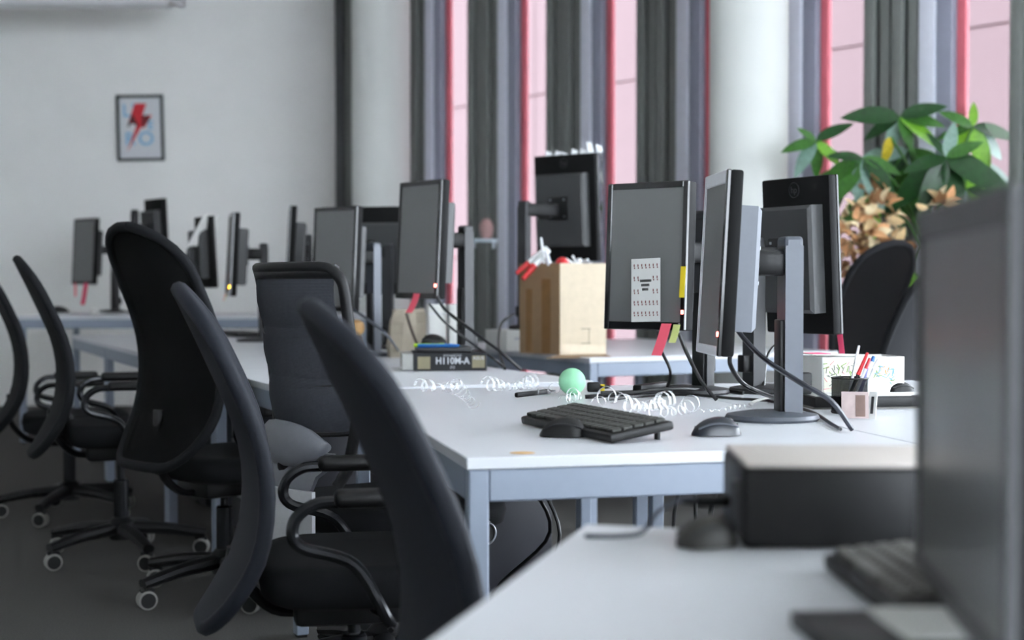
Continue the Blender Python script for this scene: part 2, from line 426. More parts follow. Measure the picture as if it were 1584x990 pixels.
def star_base(t, zs, rot=0., rol=0.):
    for k in range(5):
        a = 2 * math.pi * k / 5 + rot; c, s = math.cos(a), math.sin(a)
        G().tube([(c * .02, s * .02, .118), (c * .17, s * .17, .108), (c * .315, s * .315, .082)], lambda u: .031 - .009 * u, 10, 4, flat=.85).build('base_arm', FRAMEB, t)
        caster(t, c * .30, s * .30, -t.rotation_euler[2] + (-.35, .25, .5, -.15, .1)[k])
    G().lathe([(.045, .075), (.048, .14), (.03, .16)], 18).build('hub', FRAMEB, t)
    G().lathe([(.028, .15), (.028, .30), (.024, .305), (.014, .305), (.014, zs - .1)], 18).build('gas_lift', CHROME, t)
def seat_cushion(dp, wd, z, cx):
    rings = []
    for f, zz in ((.86, z - .085), (.97, z - .07), (1.0, z - .035), (.975, z - .01), (.90, z - .0), (.6, z - .006)):
        r = []
        for k in range(36):
            a = 2 * math.pi * k / 36; c, s = math.cos(a), math.sin(a); e = .5
            x = math.copysign(abs(c) ** e, c) * dp / 2 * f; y = math.copysign(abs(s) ** e, s) * wd / 2 * f
            r.append(V((cx + x, y, zz - (.02 * max(0, x / dp * 2 - .6) ** 2 if zz > z - .05 else 0))))
        rings.append(r)
    return rings
def task_chair(label, loc, yaw, sz=.5, W0=.46, dz=0., sc=1., arms=True, fab=FABRIC, mesh=None, rot=.3, cv=.035):
    t = thing('office_chair', label, 'chair', (loc[0], loc[1], 0), R(yaw), 'tall black office swivel chairs')
    bx = -.22
    G().rings(seat_cushion(.47, .48, sz, .03)).build('seat', FABRIC, t, angle=60)
    G().box((.0, 0, sz - .115), (.26, .18, .06), bev=.015).build('mechanism', FRAMEB, t)
    star_base(t, sz, rot)
    g = G(); grid = back_shell(W0, cv, bx, dz, sc)
    G().sheet(grid, .012 if mesh else .03).build('backrest', mesh or fab, t, angle=70)
    ring = [r[0] for r in grid] + grid[-1][1:-1] + [r[-1] for r in reversed(grid)] + list(reversed(grid[0][1:-1]))
    rr = []
    for i, p in enumerate(ring):
        if i == 0 or (p - rr[-1]).length > .012: rr.append(p)
    G().tube(rr + [rr[0]], .017, 8, 1, flat=1.0).build('back_rim', fab, t, angle=80)
    G().tube([(-.05, 0, sz - .12), (-.17, 0, sz - .12), (-.25, 0, sz - .03), (bx - .035, 0, .50 + dz)], .022, 8, 6, flat=.6).build('back_support', FRAMEB, t)
    G().tube([(.03, -.1, sz - .11), (.05, -.22, sz - .105), (.05, -.28, sz - .11)], .006, 6, 4).build('lever', FRAMEB, t)
    if arms:
        for s in (-1, 1):
            y = s * .275; za = sz + .13
            arm = G().tube([(.06, s * .17, sz - .11), (.045, y, sz - .09), (-.02, y, sz + .02), (-.125, y, za - .07), (-.138, y, za - .025), (-.105, y, za + .008), (-.05, y, za + .016), (.12, y, za + .016)], .0125, 10, 7).build('armrest', CHROME, t)
            G().box((.04, y, za + .022), (.2, .055, .035), bev=.014, seg=3).build('arm_pad', BLACKP, arm)
    return t
def lum(px, p):
    return V(((px - 792) / p, FPX / p, 0))
def place(px, p, yaw):
    l = lum(px, p); return (l.x + .22 * math.cos(R(yaw)), l.y + .22 * math.sin(R(yaw)))
task_chair('leftmost black office chair, cut by the left edge of the picture', place(26, 345, 19), 19, sz=.47, dz=.06, rot=.5)
task_chair('slim black office chair second from the left edge, seen from the side', place(92, 409, 18.5), 18.5, sz=.53, dz=.08, rot=1.2)
task_chair('black mesh-backed office chair turned away, tallest of the left chairs', place(258, 474, 46), 46, cv=.055, sz=.49, dz=.145, sc=1.06, mesh=MESH, W0=.47, rot=.62)
task_chair('blue-black office chair seen edge-on, left of the chair with the wide mesh back', place(384, 733, 11.0), 11.0, sc=.95, sz=.485, fab=FABRICB, rot=.2)
task_chair('large blurred black office chair in front, nearest to the camera', place(640, 1073, 12), 12, sz=.46, W0=.48, dz=-.045, cv=.05, arms=False, fab=FABRICB)
task_chair('black mesh office chair by the windows, in front of the plant', place(1345, 319, 128), 128, sz=.53, dz=.15, W0=.5, sc=1.08, arms=False, mesh=MESH)
task_chair('black office chair by the windows half hidden by the blurred monitor', place(1415, 385, 140), 140, sz=.5, dz=.05, W0=.5, arms=False)

# wide mesh chair with three bands
def band_chair(label, loc, yaw):
    t = thing('mesh_chair', label, 'chair', (loc[0], loc[1], 0), R(yaw))
    sz = .50
    G().rings(seat_cushion(.52, .48, sz, .03)).build('seat', FABRIC, t, angle=60)
    G().box((0, 0, sz - .12), (.3, .2, .07), bev=.015).build('mechanism', FRAMEB, t)
    k = G().lathe([(.0315, -.012), (.034, 0), (.0315, .012)], 24, Matrix.Translation((.16, -.235, sz - .085)) @ MX).build('adjuster_knob', BLACKP, t)
    G().tube([V((.16 + .027 * math.cos(a), -.248, sz - .085 + .027 * math.sin(a))) for a in [i * math.pi / 12 for i in range(25)]], .003, 6, 1).build('knob_ring', ALU, k)
    star_base(t, sz, .4)
    z0, z1 = .62, 1.095; hw = .235
    def X(z): return -.262 - .16 * max(0, z - .66) ** 1.25 + (-.02 if z < .6 else 0)
    def P(u, z, d=0.): return V((X(z) + .07 * (u / hw) ** 2 + d, u, z))
    # outer frame
    pts = []
    for i in range(13): z = z0 - .06 + (z1 - .05 - z0 + .06) * i / 12; pts.append((-hw * (.80 + .2 * min(1, i / 5)), z))
    for a in range(1, 6): th = math.pi - a * math.pi / 12; pts.append((-hw + .05 + .05 * math.cos(th), z1 - .05 + .05 * math.sin(th)))
    for i in range(0, 9): pts.append((-hw + .05 + (2 * hw - .1) * i / 8, z1))
    half = pts[:]; full = half + [(-u, z) for u, z in reversed(half[:-9])]
    G().tube([P(u, z) for u, z in full], .017, 10, 1, flat=.85).build('back_frame', FRAMEB, t, angle=70)
    # top lip
    G().tube([P(-hw + .02 + (2 * hw - .04) * i / 10, z1 - .012, .006) for i in range(11)], .02, 8, 1).build('top_rail', FRAMEB, t, angle=70)
    bands = [(.94, 1.08), (.815, .952), (.695, .827)]
    for a, b in bands:
        G().sheet([[P((hw - .015) * (-1 + j / 6), a + (b - a) * i / 4, -.004 - .012 * math.sin(math.pi * i / 4)) for j in range(13)] for i in range(5)], .004).build('mesh_band', MESHG, t, angle=70)
        G().tube([P((hw - .01) * (-1 + j / 6), a - .003 - .014 * (1 - (j / 6 - 1) ** 2), -.006) for j in range(13)], .0065, 6, 1).build('band_strap', FRAMEB, t)
    # lumbar pad
    rings = []
    for i in range(9):
        u = -1 + i / 4; h = .058 * max(.05, 1 - abs(u) ** 2.4) ** .5
        c = P(u * .17, .655, -.035); rings.append([c + V((math.cos(a) * .018, 0, math.sin(a) * h)) for a in [2 * math.pi * q / 14 for q in range(14)]])
    G().rings(rings).build('lumbar_pad', LUMBAR, t, angle=70)
    # lower shell and pale plate
    G().sheet([[P(u * (.13 + .05 * i / 5), .54 + .1 * i / 5, -.018) for u in [-1 + j / 4 for j in range(9)]] for i in range(6)], .012).build('lower_shell', LUMBAR, t, angle=70)
    G().sheet([[P(u * .175, .40 + .15 * i / 6, -.05 + .012 * math.cos(i)*0) for u in [-1 + j / 4 for j in range(9)]] for i in range(7)], .012).build('rear_plate', LOWPLATE, t, angle=70)
    G().tube([(-.05, 0, sz - .12), (-.2, 0, sz - .13), (-.27, 0, sz - .03), (-.29, 0, .62)], .028, 8, 6, flat=.6).build('back_support', FRAMEB, t)
    return t
l6 = lum(455, 611)
band_chair('chair with a wide rectangular grey mesh back in three bands and lumbar pad', (l6.x + .26 * math.cos(R(34)), l6.y + .26 * math.sin(R(34))), 34)

# ------------------------------------------------------------------ monitors
def monitor(label, pxc, yt, yb, depth, a, col_px, col_y, col_top, aspect=.64, zb=.74, bezel=GLOSSB, stand=DGREY, light=None, tilt=3., top_bez=None, base='round', thick=.022, group='computer monitors', hump=HUMP, colw=.05, off=.15, logo=False):
    """panel centre by pixel and depth; column foot where it stands on the desk"""
    c = at(pxc, (yt + yb) / 2, depth); H = (yb - yt) * depth / FPX; Wd = H * aspect
    n = V((math.cos(R(a)), math.sin(R(a)), 0))
    foot = V((c.x, c.y, 0)) - n * off
    if col_px is not None: foot = at(col_px, 400, foot.y)
    foot.z = zb
    ztop = at(col_px if col_px else pxc, col_top, foot.y).z
    t = thing('monitor', label, 'monitor', foot, group=group)
    M = frame(c, a, tilt)
    bw = .016; bb = .022; tb = top_bez or .018
    g = G(foot).box((0, thick / 2 + .002, 0), (Wd, thick, H), M, bev=.006); g.build('housing', HOUSE, t)
    g = G(foot)
    for s in ((-1,) if bezel is SILVERB else (-1, 1)): g.box((s * (Wd / 2 - bw / 2), -.001, 0), (bw, .010, H), M, bev=.002, seg=1)
    if bezel is SILVERB: G(foot).box((Wd / 2 - bw / 2, -.001, 0), (bw, .010, H), M, bev=.002, seg=1).build('side_bezel', GLOSSB, t)
    g.box((0, -.001, -H / 2 + bb / 2), (Wd - 2 * bw, .010, bb), M, bev=.002, seg=1); g.box((0, -.001, H / 2 - tb / 2), (Wd - 2 * bw, .010, tb), M, bev=.002, seg=1)
    g.build('bezel', bezel, t)
    G(foot).box((0, .0, (bb - tb) / 2), (Wd - 2 * bw, .005, H - bb - tb), M).build('screen', SCREEN, t)
    if light: G(foot).box((Wd / 2 - bw / 2, -.007, -H / 2 + .05), (.006, .003, .010), M).build('power_light', light, t)
    hy = thick + .02
    bc = G(foot); hw, hh = Wd * .40, H * .34
    rings = []
    for s, y in ((1.0, thick), (1.0, thick + .044), (.93, thick + .054)):
        rings.append([M @ V((x * s * hw, y, z * s * hh - .01)) for x, z in ((-1, -1), (1, -1), (1, 1), (-1, 1))])
    bc.rings(rings); back = bc.build('back_cover', hump, t, smooth=False)
    g = G(foot).box((0, thick + .058, 0), (.11, .012, .11), M, bev=.004); g.build('mount_plate', BLACKP, back)
    for sx in (-1, 1):
        for sz in (-1, 1): G(foot).box((sx * .04, thick + .065, sz * .04), (.008, .004, .008), M).build('screw', ALU, back)
    if logo:
        lg = G(foot); lg.tube([M @ V((.022 * math.cos(k * math.pi / 10), thick + .0035, H * .42 + .022 * math.sin(k * math.pi / 10))) for k in range(21)], .0012, 5, 1)
        lg.build('logo_ring', DGREY, t)
        text_obj('logo', 'hp', .028, HUMP, t, Matrix.Translation(-foot) @ M @ Matrix.Translation((0, thick + .004, H * .42)) @ Matrix.Rotation(math.pi, 4, 'Z') @ MX)
    # arm from the panel's back to the column
    p0 = M @ V((0, thick + .06, 0)); p1 = V((foot.x, foot.y, min(ztop - .045, c.z + .03)))
    dm = (p1 - p0); L = dm.length; mid = (p0 + p1) / 2
    MA = frame(mid, math.degrees(math.atan2(dm.y, dm.x)) + 180)
    G(foot).box((0, 0, 0), (.055, L, .06), MA, bev=.012).build('arm', BLACKP, t)
    # column facing the same way as the screen
    MC = frame(foot, a)
    hc = ztop - zb
    g = G(foot).rings([[MC @ V((x * colw / 2, y, z + (.02 if (y < 0 and z > .1) else 0) * 0)) for x, y in ((-1, -.02), (1, -.02), (1, .022), (-1, .022))] for z in (.012, hc * .97)])
    g.box((0, .0, hc * .985), (colw, .044, .03), MC, bev=.008); g.build('column', stand, t, smooth=False)
    G(foot).box((0, -.024, hc * .30), (colw * .72, .012, hc * .52), MC, bev=.003).build('column_groove', BLACKP, t)
    G(foot).box((0, .035, .085), (.03, .03, .05), MC, bev=.004).build('cable_clip', BLACKP, t)
    Mb = MC @ Matrix.Translation((0, -.04, 0)) @ Matrix.Diagonal((.95, 1.1, 1, 1))
    G(foot).lathe([(.096, 0), (.1, .006), (.096, .014), (.05, .022)], 36, Mb).build('base', DGREY if stand is DGREY else stand, t, angle=50)
    return t, M, H, Wd, foot
# on the keyboard desk
m1 = monitor('portrait monitor with a white printed card taped to its dark screen', 1000, 282, 510, 3.95, 233, 1088, 0, 330, light=LEDR, top_bez=.018, thick=.04, off=.2)
m2 = monitor('silver-bezelled portrait monitor on a grey stand, beside the second mouse', 1104, 268, 548, 3.28, 184, 1222, 0, 372, light=LEDR, bezel=SILVERB, stand=SILVERP, thick=.03, colw=.074, top_bez=.03, off=.16, aspect=.58, hump=SILVERP)
m3 = monitor('portrait monitor seen from the back, between grey stand and plant', 1245, 275, 515, 4.2, 30, 1167, 0, 372, thick=.03, off=.16, logo=True)
# on the desk by the windows
m4 = monitor('tall portrait monitor seen from the back, behind the open cardboard box', 880, 240, 404, 6.85, 52, 811, 0, 313, zb=.84, thick=.03, aspect=.7, off=.19, logo=True)
# left row
m5 = monitor('portrait monitor above the black motherboard box, with a coral sticky note', 648, 280, 462, 5.45, 217, 720, 0, 352, light=LEDR, thick=.035)
m6 = monitor('portrait monitor with dusty top edge, just right of the wide mesh chair', 517, 320, 482, 6.1, 226, 578, 0, 378, thick=.03, stand=SILVERP)
m7 = monitor('landscape monitor seen from the back behind two portrait monitors', 572, 320, 455, 7.0, 78, 600, 0, 380, aspect=1.1, thick=.03)
m8 = monitor('narrow edge-on portrait monitor left of the dusty-topped one', 446, 320, 455, 7.3, 190, 476, 0, 365, thick=.03)
m9 = monitor('edge-on portrait monitor with an amber power light, in the left row', 356, 330, 458, 7.7, 196, 408, 0, 378, light=LEDO, thick=.03)
m10 = monitor('dark portrait monitor with a white sheet hung over its corner', 322, 335, 445, 8.3, 30, 296, 0, 385, thick=.03)
# raised far table
m11 = monitor('farthest left portrait monitor with pink notes under its screen', 130, 338, 440, 10.5, 226, 178, 0, 372, zb=.84, thick=.03)
m12 = monitor('small dark monitor below the framed print, seen from the back', 245, 308, 405, 10.4, 40, 209, 0, 325, zb=.84, thick=.03)
# foreground
m13 = monitor('very large blurred landscape monitor at the right edge, nearest to the camera', 1486, 309, 960, 1.235, 172.5, None, 0, 400, aspect=1.2, thick=.03, top_bez=.03, tilt=0, bezel=mat('grey_monitor_bezel', (72, 72, 74), .45))

# ------------------------------------------------------------------ notes, cards and papers on the monitors
def note(label, mon, x, z, w_, h_, m, curl=.02, lean=0., cat='sticky note', name='sticky_note', th=.0006):
    """paper hung from (x, z) of a monitor front, free end curling away from the screen"""
    M = mon[1]; g = G(M @ V((x, -.012, z)))
    rows = []
    for i in range(7):
        f = i / 6
        rows.append([M @ V((x + s * w_ / 2 + lean * f, -.0075 - curl * f * f, z - h_ * f)) for s in (-1, 0, 1)])
    return tag(g.sheet(rows, th).build(name, m), label, cat)
H1, W1 = m1[2], m1[3]
note('coral sticky note hanging from the bottom edge of the card-bearing monitor', m1, .075, -H1 / 2 + .018, .032, .088, CORAL, .012, -.022)
note('pale lime sticky note beside the coral one under the card-bearing monitor', m1, .108, -H1 / 2 + .016, .022, .05, LIME, .01, -.008)
note('yellow tag on the right bezel of the card-bearing monitor', m1, W1 / 2 - .008, -.03, .016, .085, YELLOW, .001, -.002, cat='tag', name='paper_tag')
M = m1[1]; cx, cz = .006, -.095
card = thing('printed_card', 'white printed card with rows of tiny figures taped to the dark screen', 'card', M @ V((cx, -.0075, cz)))
off = card.location.copy()
MCd = M @ Matrix.Translation((cx, -.008, cz)) @ Matrix.Rotation(R(-2), 4, 'Y')
G(off).box((0, 0, 0), (.093, .0012, .175), MCd).build('sheet', PAPER, card)
g = G(off); BR = mat('brown_print', (120, 70, 66), .7)
for j, z in enumerate((.066, .032, -.004, -.036, -.066)):
    for i in range(7):
        if j in (1, 2) and 1 < i < 5: continue
        x = -.037 + i * .0123
        g.box((x, -.001, z + .003), (.0032, .0006, .007), MCd @ Matrix.Translation((0, 0, 0)), 0); g.box((x + .0012, -.001, z - .004), (.0036, .0006, .004), MCd)
g.build('figure_print', BR, card)
g = G(off)
for z, wd in ((.026, .034), (.014, .026), (.002, .02)):
    x = -wd / 2
    while x < wd / 2:
        g.box((x, -.001, z), (.0022, .0006, .007), MCd); x += .0034
g.build('lettering', INK, card)
note('coral sticky note hanging from the portrait monitor over the black box', m5, .012, -m5[2] / 2 + .02, .045, .075, CORAL, .02, -.02)
note('narrow pink note hanging under the back-facing monitor near the plant', m3, -m3[3] / 2 + .02, -m3[2] / 2 + .005, .022, .075, PINK, -.002, -.012)
note('wide pink note at the foot of the farthest left monitor', m11, .06, -m11[2] / 2 + .01, .06, .16, PINK, .01, -.02)
note('slim pink note beside the wide one on the farthest left monitor', m11, -.1, -m11[2] / 2 + .01, .03, .10, CORAL, .01, .03)
g = G(at(315, 355, 8.1))
g.sheet([[at(316 - 27 * f, 331 + 50 * f, 8.15), at(326 - 22 * f, 331 + 49 * f, 8.18), at(338 - 28 * f, 331 + 48 * f, 8.22)] for f in [i / 6 for i in range(7)]], .006)
tag(g.build('paper_sheet', PAPER), 'white sheet draped diagonally over the dark monitor in the left row', 'paper')
note('pale lime note under the amber-lit monitor', m9, -.03, -m9[2] / 2 + .012, .07, .035, LIME, .01, 0)
note('pink note left of the lime one under the amber-lit monitor', m9, -.095, -m9[2] / 2 + .012, .05, .04, PINK, .01, 0)
# plastic film left on the back-facing monitor behind the box
M = m4[1]; Hh, Ww = m4[2], m4[3]
fl = thing('plastic_film', 'crinkled clear film peeling from the top corner of the tall monitor', 'film', M @ V((-Ww / 2, .0, Hh / 2)))
g = G(fl.location.copy()); rn = random.Random(4)
g.sheet([[M @ V((-Ww / 2 - .006 - .03 * s * abs(math.sin(i * .9)) - .012 * rn.random(), -.01 + .03 * s + .01 * rn.random(), Hh / 2 + .02 - i * .04)) for s in (0, .5, 1)] for i in range(12)])
g.build('side_strip', CLEAR, fl)
for i in range(7):
    a = M @ V((-Ww / 2 + .05 * i, .01, Hh / 2)); g = G(fl.location.copy()); b_ = a + V((.02 * rn.random() - .01, -.01, .012 + .03 * rn.random() * (2.0 if i < 2 else .5)))
    g.sheet([[a, a + V((.03, 0, .004))], [b_, b_ + V((.028, .01, -.008))]], .001)
    g.build('film_shred', mat('film_edge', (214, 216, 218), .2), fl)

# ------------------------------------------------------------------ keyboard and mice
def keyboard(label, c, yaw, L, D, tilt, m=BLACKP, km=DGREY, cols=17, rows=5):
    t = thing('keyboard', label, 'keyboard', c, R(yaw))
    T = Matrix.Rotation(R(tilt), 4, 'X')     # local x along keys, +y away from the typist
    zo = math.sin(R(abs(tilt))) * D / 2
    MM = Matrix.Translation((0, 0, .010 + zo)) @ T
    G().box((0, 0, 0), (L, D, .018), MM, bev=.005).build('case', m, t)
    kw = (L - .02) / cols; kd = (D - .02) / rows; me = None
    for r in range(rows):
        i = 0
        while i < cols:
            span = 5 if (r == 0 and i == 4) else 1
            x = -L / 2 + .01 + (i + span / 2) * kw; y = -D / 2 + .01 + (r + .5) * kd
            if span == 1 and me:
                o = bpy.data.objects.new('key', me); COL.objects.link(o); o.parent = t
            else:
                o = G().box((0, 0, .0), (kw * span - .003, kd - .003, .008), bev=.002, seg=1).build('key', km, t)
                if span == 1: me = o.data
            o.matrix_local = MM @ Matrix.Translation((x, y, .0125))
            i += span
    for s in (-1, 1): G().box((s * L * .4, D / 2 - .015, zo * .75), (.014, .006, zo * 1.5 + .008)).build('foot', m, t)
    return t
kc = V((.172, 3.01, .74))
keyboard('slim black keyboard propped on its feet on the near white desk', kc, 24 + 90 + 180, .43, .145, 9, BLACKP, mat('charcoal_key', (60, 60, 57), .55, spec=.3))
def mouse(label, c, yaw, L=.105, wd=.062, h=.037, m=BLACKP, accent=None, cat='mouse'):
    t = thing('computer_mouse', label, cat, c, R(yaw))
    rings = []
    for i in range(13):
        u = i / 12; x = -L / 2 + L * u
        f = max(.02, 1 - abs(2 * u - 1) ** 3.2) ** .5
        hh = h * (.35 + .65 * math.sin(math.pi * (.22 + .66 * u)) ** 1.2) * (f ** .8); ww = wd / 2 * f * (1 - .08 * math.sin(math.pi * u))
        rings.append([V((x, math.cos(a) * ww, .002 + max(0, math.sin(a)) ** .8 * hh)) for a in [2 * math.pi * q / 20 for q in range(20)]])
    G().rings(rings).build('shell', m, t, angle=60)
    G().lathe([(.008, -.003), (.010, 0), (.008, .003)], 14, Matrix.Translation((-L * .25, 0, h * .74)) @ MX).build('wheel', DGREY, t)
    for s in (-1, 1):
        G().tube([(-L * .40, s * wd * .33, h * .52), (-L * .1, s * wd * .36, h * .70), (L * .15, s * wd * .37, h * .68), (L * .40, s * wd * .30, h * .42)], .0022, 6, 5).build('grip_line', accent or DGREY, t)
    G().box((-L * .34, 0, h * .62), (L * .2, .0015, .004)).build('button_gap', INK, t)
    return t
mouse('angular black mouse standing in front of the slim black keyboard', on(872, 676, .74), 170, .1, .058, .04)
mouse('dark blue-grey mouse right of the keyboard by the round monitor base', on(1108, 674, .74), 185, .104, .062, .038, mat('blue_black_plastic', (26, 30, 38), .35), SILVERP)
# ------------------------------------------------------------------ ball, ribbons, pencil shavings, adapters
bp = on(885, 611, .74)
t = thing('rubber_ball', 'mint green rubber ball between the curled clear ribbons', 'ball', bp)
rb = .038
G().lathe([(max(.001, rb * math.sin(math.pi * i / 20)), rb - rb * math.cos(math.pi * i / 20)) for i in range(21)], 32).build('sphere', MINT, t, angle=80)
G().tube([V((math.cos(a) * rb * .99, math.sin(a) * .012 + .004, rb + math.sin(a) * rb * .99)) for a in [2 * math.pi * k / 40 for k in range(41)]], .0006, 5, 1).build('seam', mat('mint_seam', (120, 186, 146), .6), t)
RIB = mat('clear_curled_plastic', (232, 234, 236), .06, var=.02, spec=.9)
nt = RIB.node_tree; b_ = nt.nodes['Principled BSDF']; b_.inputs['Transmission Weight'].default_value = .0
tr = nt.nodes.new('ShaderNodeBsdfTransparent'); mx = nt.nodes.new('ShaderNodeMixShader'); mx.inputs[0].default_value = .68
nt.links.new(b_.outputs[0], mx.inputs[1]); nt.links.new(tr.outputs[0], mx.inputs[2]); nt.links.new(mx.outputs[0], nt.nodes['Material Output'].inputs[0])
def ribbon(label, a, b, r, turns, wd, sd):
    rn = random.Random(sd); a = on(*a, .74); b = on(*b, .74); ax_ = b - a; L = ax_.length; d = ax_.normalized(); s = V((-d.y, d.x, 0)); n = int(turns * 22)
    rows = []; ph = rn.random() * 6
    for i in range(n + 1):
        u = i / n; th = 2 * math.pi * turns * u; rr = r * (.75 + .25 * math.sin(ph + u * 7)); c = a + d * (L * u) + s * (.01 * math.sin(ph + 5 * u))
        p = c + s * math.cos(th) * rr + V((0, 0, .002 + rr + math.sin(th) * rr))
        rows.append([p - d * wd / 2, p, p + d * wd / 2])
    o = G(a).sheet(rows, .0006).build('curled_ribbon', RIB, None, angle=80)
    tag(o, label, 'ribbon', 'curled clear plastic ribbons')
ribbon('curled clear ribbon farthest left, behind the big blurred chair', (650, 608), (712, 604), .02, 5, .009, 1)
ribbon('curled clear ribbon coming forward to a bright end, left group', (690, 606), (738, 634), .02, 8, .008, 2)
ribbon('thick curled clear ribbon lying across, left of the mint ball', (756, 607), (828, 602), .022, 9, .008, 3)
ribbon('loose clear coil between the thick ribbon and the mint ball', (822, 614), (862, 608), .018, 3, .004, 4)
ribbon('clear coil directly in front of the mint ball', (868, 624), (902, 620), .018, 4, .006, 5)
ribbon('wide open clear loops just right of the mint ball', (915, 630), (975, 622), .023, 3, .006, 6)
ribbon('tangled clear coil behind the right end of the keyboard', (966, 640), (1040, 634), .024, 7, .009, 7)
ribbon('clear coil end nearest the second mouse', (1010, 650), (1072, 638), .022, 6, .008, 8)
ribbon('flat clear ribbon strip toward the round monitor base', (1080, 640), (1160, 632), .006, 8, .004, 9)
SHV = mat('wood_shaving', (198, 160, 112), .8)
o = G(on(808, 701, .74)).lathe([(.02, 0), (.022, .0008), (.018, .0016)], 20, Matrix.Translation(on(808, 701, .74)) @ Matrix.Diagonal((1.1, .8, 1, 1))).build('cable_grommet', SHV)
tag(o, 'small tan disc lying near the front left corner of the keyboard desk', 'disc')
def adapter(label, a, b, r):
    a = on(*a, .74) + V((0, 0, r)); b = on(*b, .74) + V((0, 0, r)); d = b - a
    t = thing('power_plug', label, 'plug', a)
    MM = frame((a + b) / 2, math.degrees(math.atan2(d.y, d.x)) + 180)
    G(a).box((0, 0, 0), (2 * r, d.length, 2 * r), MM, bev=.005).build('body', BLACKP, t)
    G(a).tube([b, b + d.normalized() * .03], lambda u: r * .6 * (1 - .5 * u), 8, 1).build('strain_relief', BLACKP, t)
    return t
adapter('black plug behind the thick clear ribbon', (798, 615), (850, 609), .007)
adapter('black plug with a yellow end just right of the mint ball', (908, 606), (928, 606), .014)
G(on(928, 606, .74)).box((0, 0, 0), (.012, .012, .02), Matrix.Translation(on(932, 606, .74) + V((0, 0, .012)))).build('yellow_end', YELLOW, None)
o = bpy.data.objects['yellow_end']; o.name = 'connector_cap'; tag(o, 'tiny yellow connector cap right of the mint ball', 'connector')
adapter('long black power brick under the cable bundle', (985, 612), (1030, 606), .015)
def cable(label, pts, r=.0045, m=CABLE):
    p = [V(q) for q in pts]
    return tag(G(p[0]).tube(p, r, 8, 7).build('cable', m), label, 'cable')
def D(px, py, h=.005): return on(px, py, .74 + h)
cable('black cable bundle strand lying right of the mint ball', [D(905, 614), D(960, 610, .012), D(1010, 604, .02), D(1060, 602, .02), D(1110, 606, .006)], .006)
cable('lower black cable strand under the card-bearing monitor', [D(930, 608), D(985, 606), D(1040, 598, .016), D(1090, 600, .014), D(1150, 608)], .006)
cable('thin black cable in front of the strands under the monitors', [D(940, 618), D(1000, 612), D(1060, 610), D(1130, 616), D(1200, 622), D(1252, 648)], .004)
cable('black cable hanging from the card-bearing monitor left side', [at(1018, 512, 3.97), at(1022, 540, 3.97), at(1037, 575, 3.95), D(1030, 606)], .0045)
cable('black cable hanging from the card-bearing monitor right corner', [at(1050, 515, 3.9), at(1062, 545, 3.9), at(1085, 590, 3.85), D(1108, 618)], .0055)
cable('thick black cable crossing the grey stand down to the desk', [at(1140, 500, 3.38), at(1144, 515, 3.36), at(1180, 553, 3.2), at(1235, 590, 3.02), at(1285, 620, 3.0), D(1318, 664)], .006, mat('satin_cable', (40, 42, 50), .3))
cable('black cable looping from the silver monitor to the desk', [at(1130, 545, 3.3), at(1130, 565, 3.3), at(1148, 592, 3.35), at(1178, 608, 3.4), D(1215, 620)], .0055)
cable('short black cable behind the back-facing monitor', [at(1248, 450, 4.25), at(1246, 480, 4.28), at(1232, 512, 4.28), at(1190, 545, 4.2), D(1180, 606)], .005)
cable('black cable running right behind the round monitor base', [D(1240, 632), D(1262, 640), D(1285, 655), D(1300, 664)], .004)
o = tag(G(D(1172, 625)).tube([D(1160, 626), D(1170, 620, .014), D(1190, 616, .014), D(1204, 622)], .009, 10, 6, flat=.35).build('paper_scrap', PAPER), 'white curved scrap behind the round monitor base', 'paper')
# cables of the black-box desk
cable('long black cable from the portrait monitor sweeping right to the desk end', [at(676, 458, 5.2), at(690, 480, 5.2), at(735, 515, 5.15), at(775, 545, 5.1), on(806, 572, .745)], .006)
cable('second black cable from the portrait monitor crossing behind the stand', [at(664, 470, 5.2), at(690, 500, 5.25), at(735, 535, 5.25), at(765, 556, 5.2), on(780, 569, .745)], .005)
cable('looped black cable below the white box on the window desk', [at(795, 485, 6.3), at(776, 500, 6.2), at(771, 525, 5.8), at(774, 550, 5.4), on(781, 570, .745)], .006)
cable('grey cable running down from the dusty-topped monitor', [at(548, 480, 6.0), at(570, 495, 5.9), at(598, 518, 5.7), on(618, 545, .76)], .006, GREYCABLE)

# ------------------------------------------------------------------ drawing box, tray, pencil cup on the right desk
bc = on(1326, 607, .775)
t = thing('drawing_box', 'white carton with coloured child drawings on its sides, on the tray', 'box', (bc.x, bc.y + .05, .775), R(13))
hb, wb, db = .092, .228, .12
g = G()
g.box((0, -db / 2, hb / 2), (wb, .003, hb)); g.box((0, db / 2, hb / 2), (wb, .003, hb)); g.box((-wb / 2, 0, hb / 2), (.003, db, hb)); g.box((wb / 2, 0, hb / 2), (.003, db, hb)); g.box((0, 0, .002), (wb, db, .004))
g.build('carton', PAPER, t)
rn = random.Random(3)
cols = [mat('crayon_green', (120, 150, 80), .8), mat('crayon_blue', (130, 170, 205), .8), mat('crayon_orange', (220, 150, 60), .8), mat('crayon_grey', (130, 130, 125), .8), mat('crayon_pink', (206, 150, 150), .8)]
for i in range(90):
    lft = i < 60
    x = rn.uniform(-wb / 2 + .006, -.02) if lft else rn.uniform(.03, wb / 2 - .03); z = rn.uniform(.008, hb - .012) if lft else rn.gauss(.05, .012)
    m_ = cols[rn.choice([0, 3, 3, 4, 0]) if lft else rn.choice([0, 1, 1, 2, 1])]
    a = rn.uniform(0, 3.1); l = rn.uniform(.006, .018)
    G().box((0, 0, 0), (l, .0008, .0022), Matrix.Translation((x, -db / 2 - .0031, z)) @ Matrix.Rotation(a, 4, 'Y')).build('crayon_mark', m_, t, smooth=False)
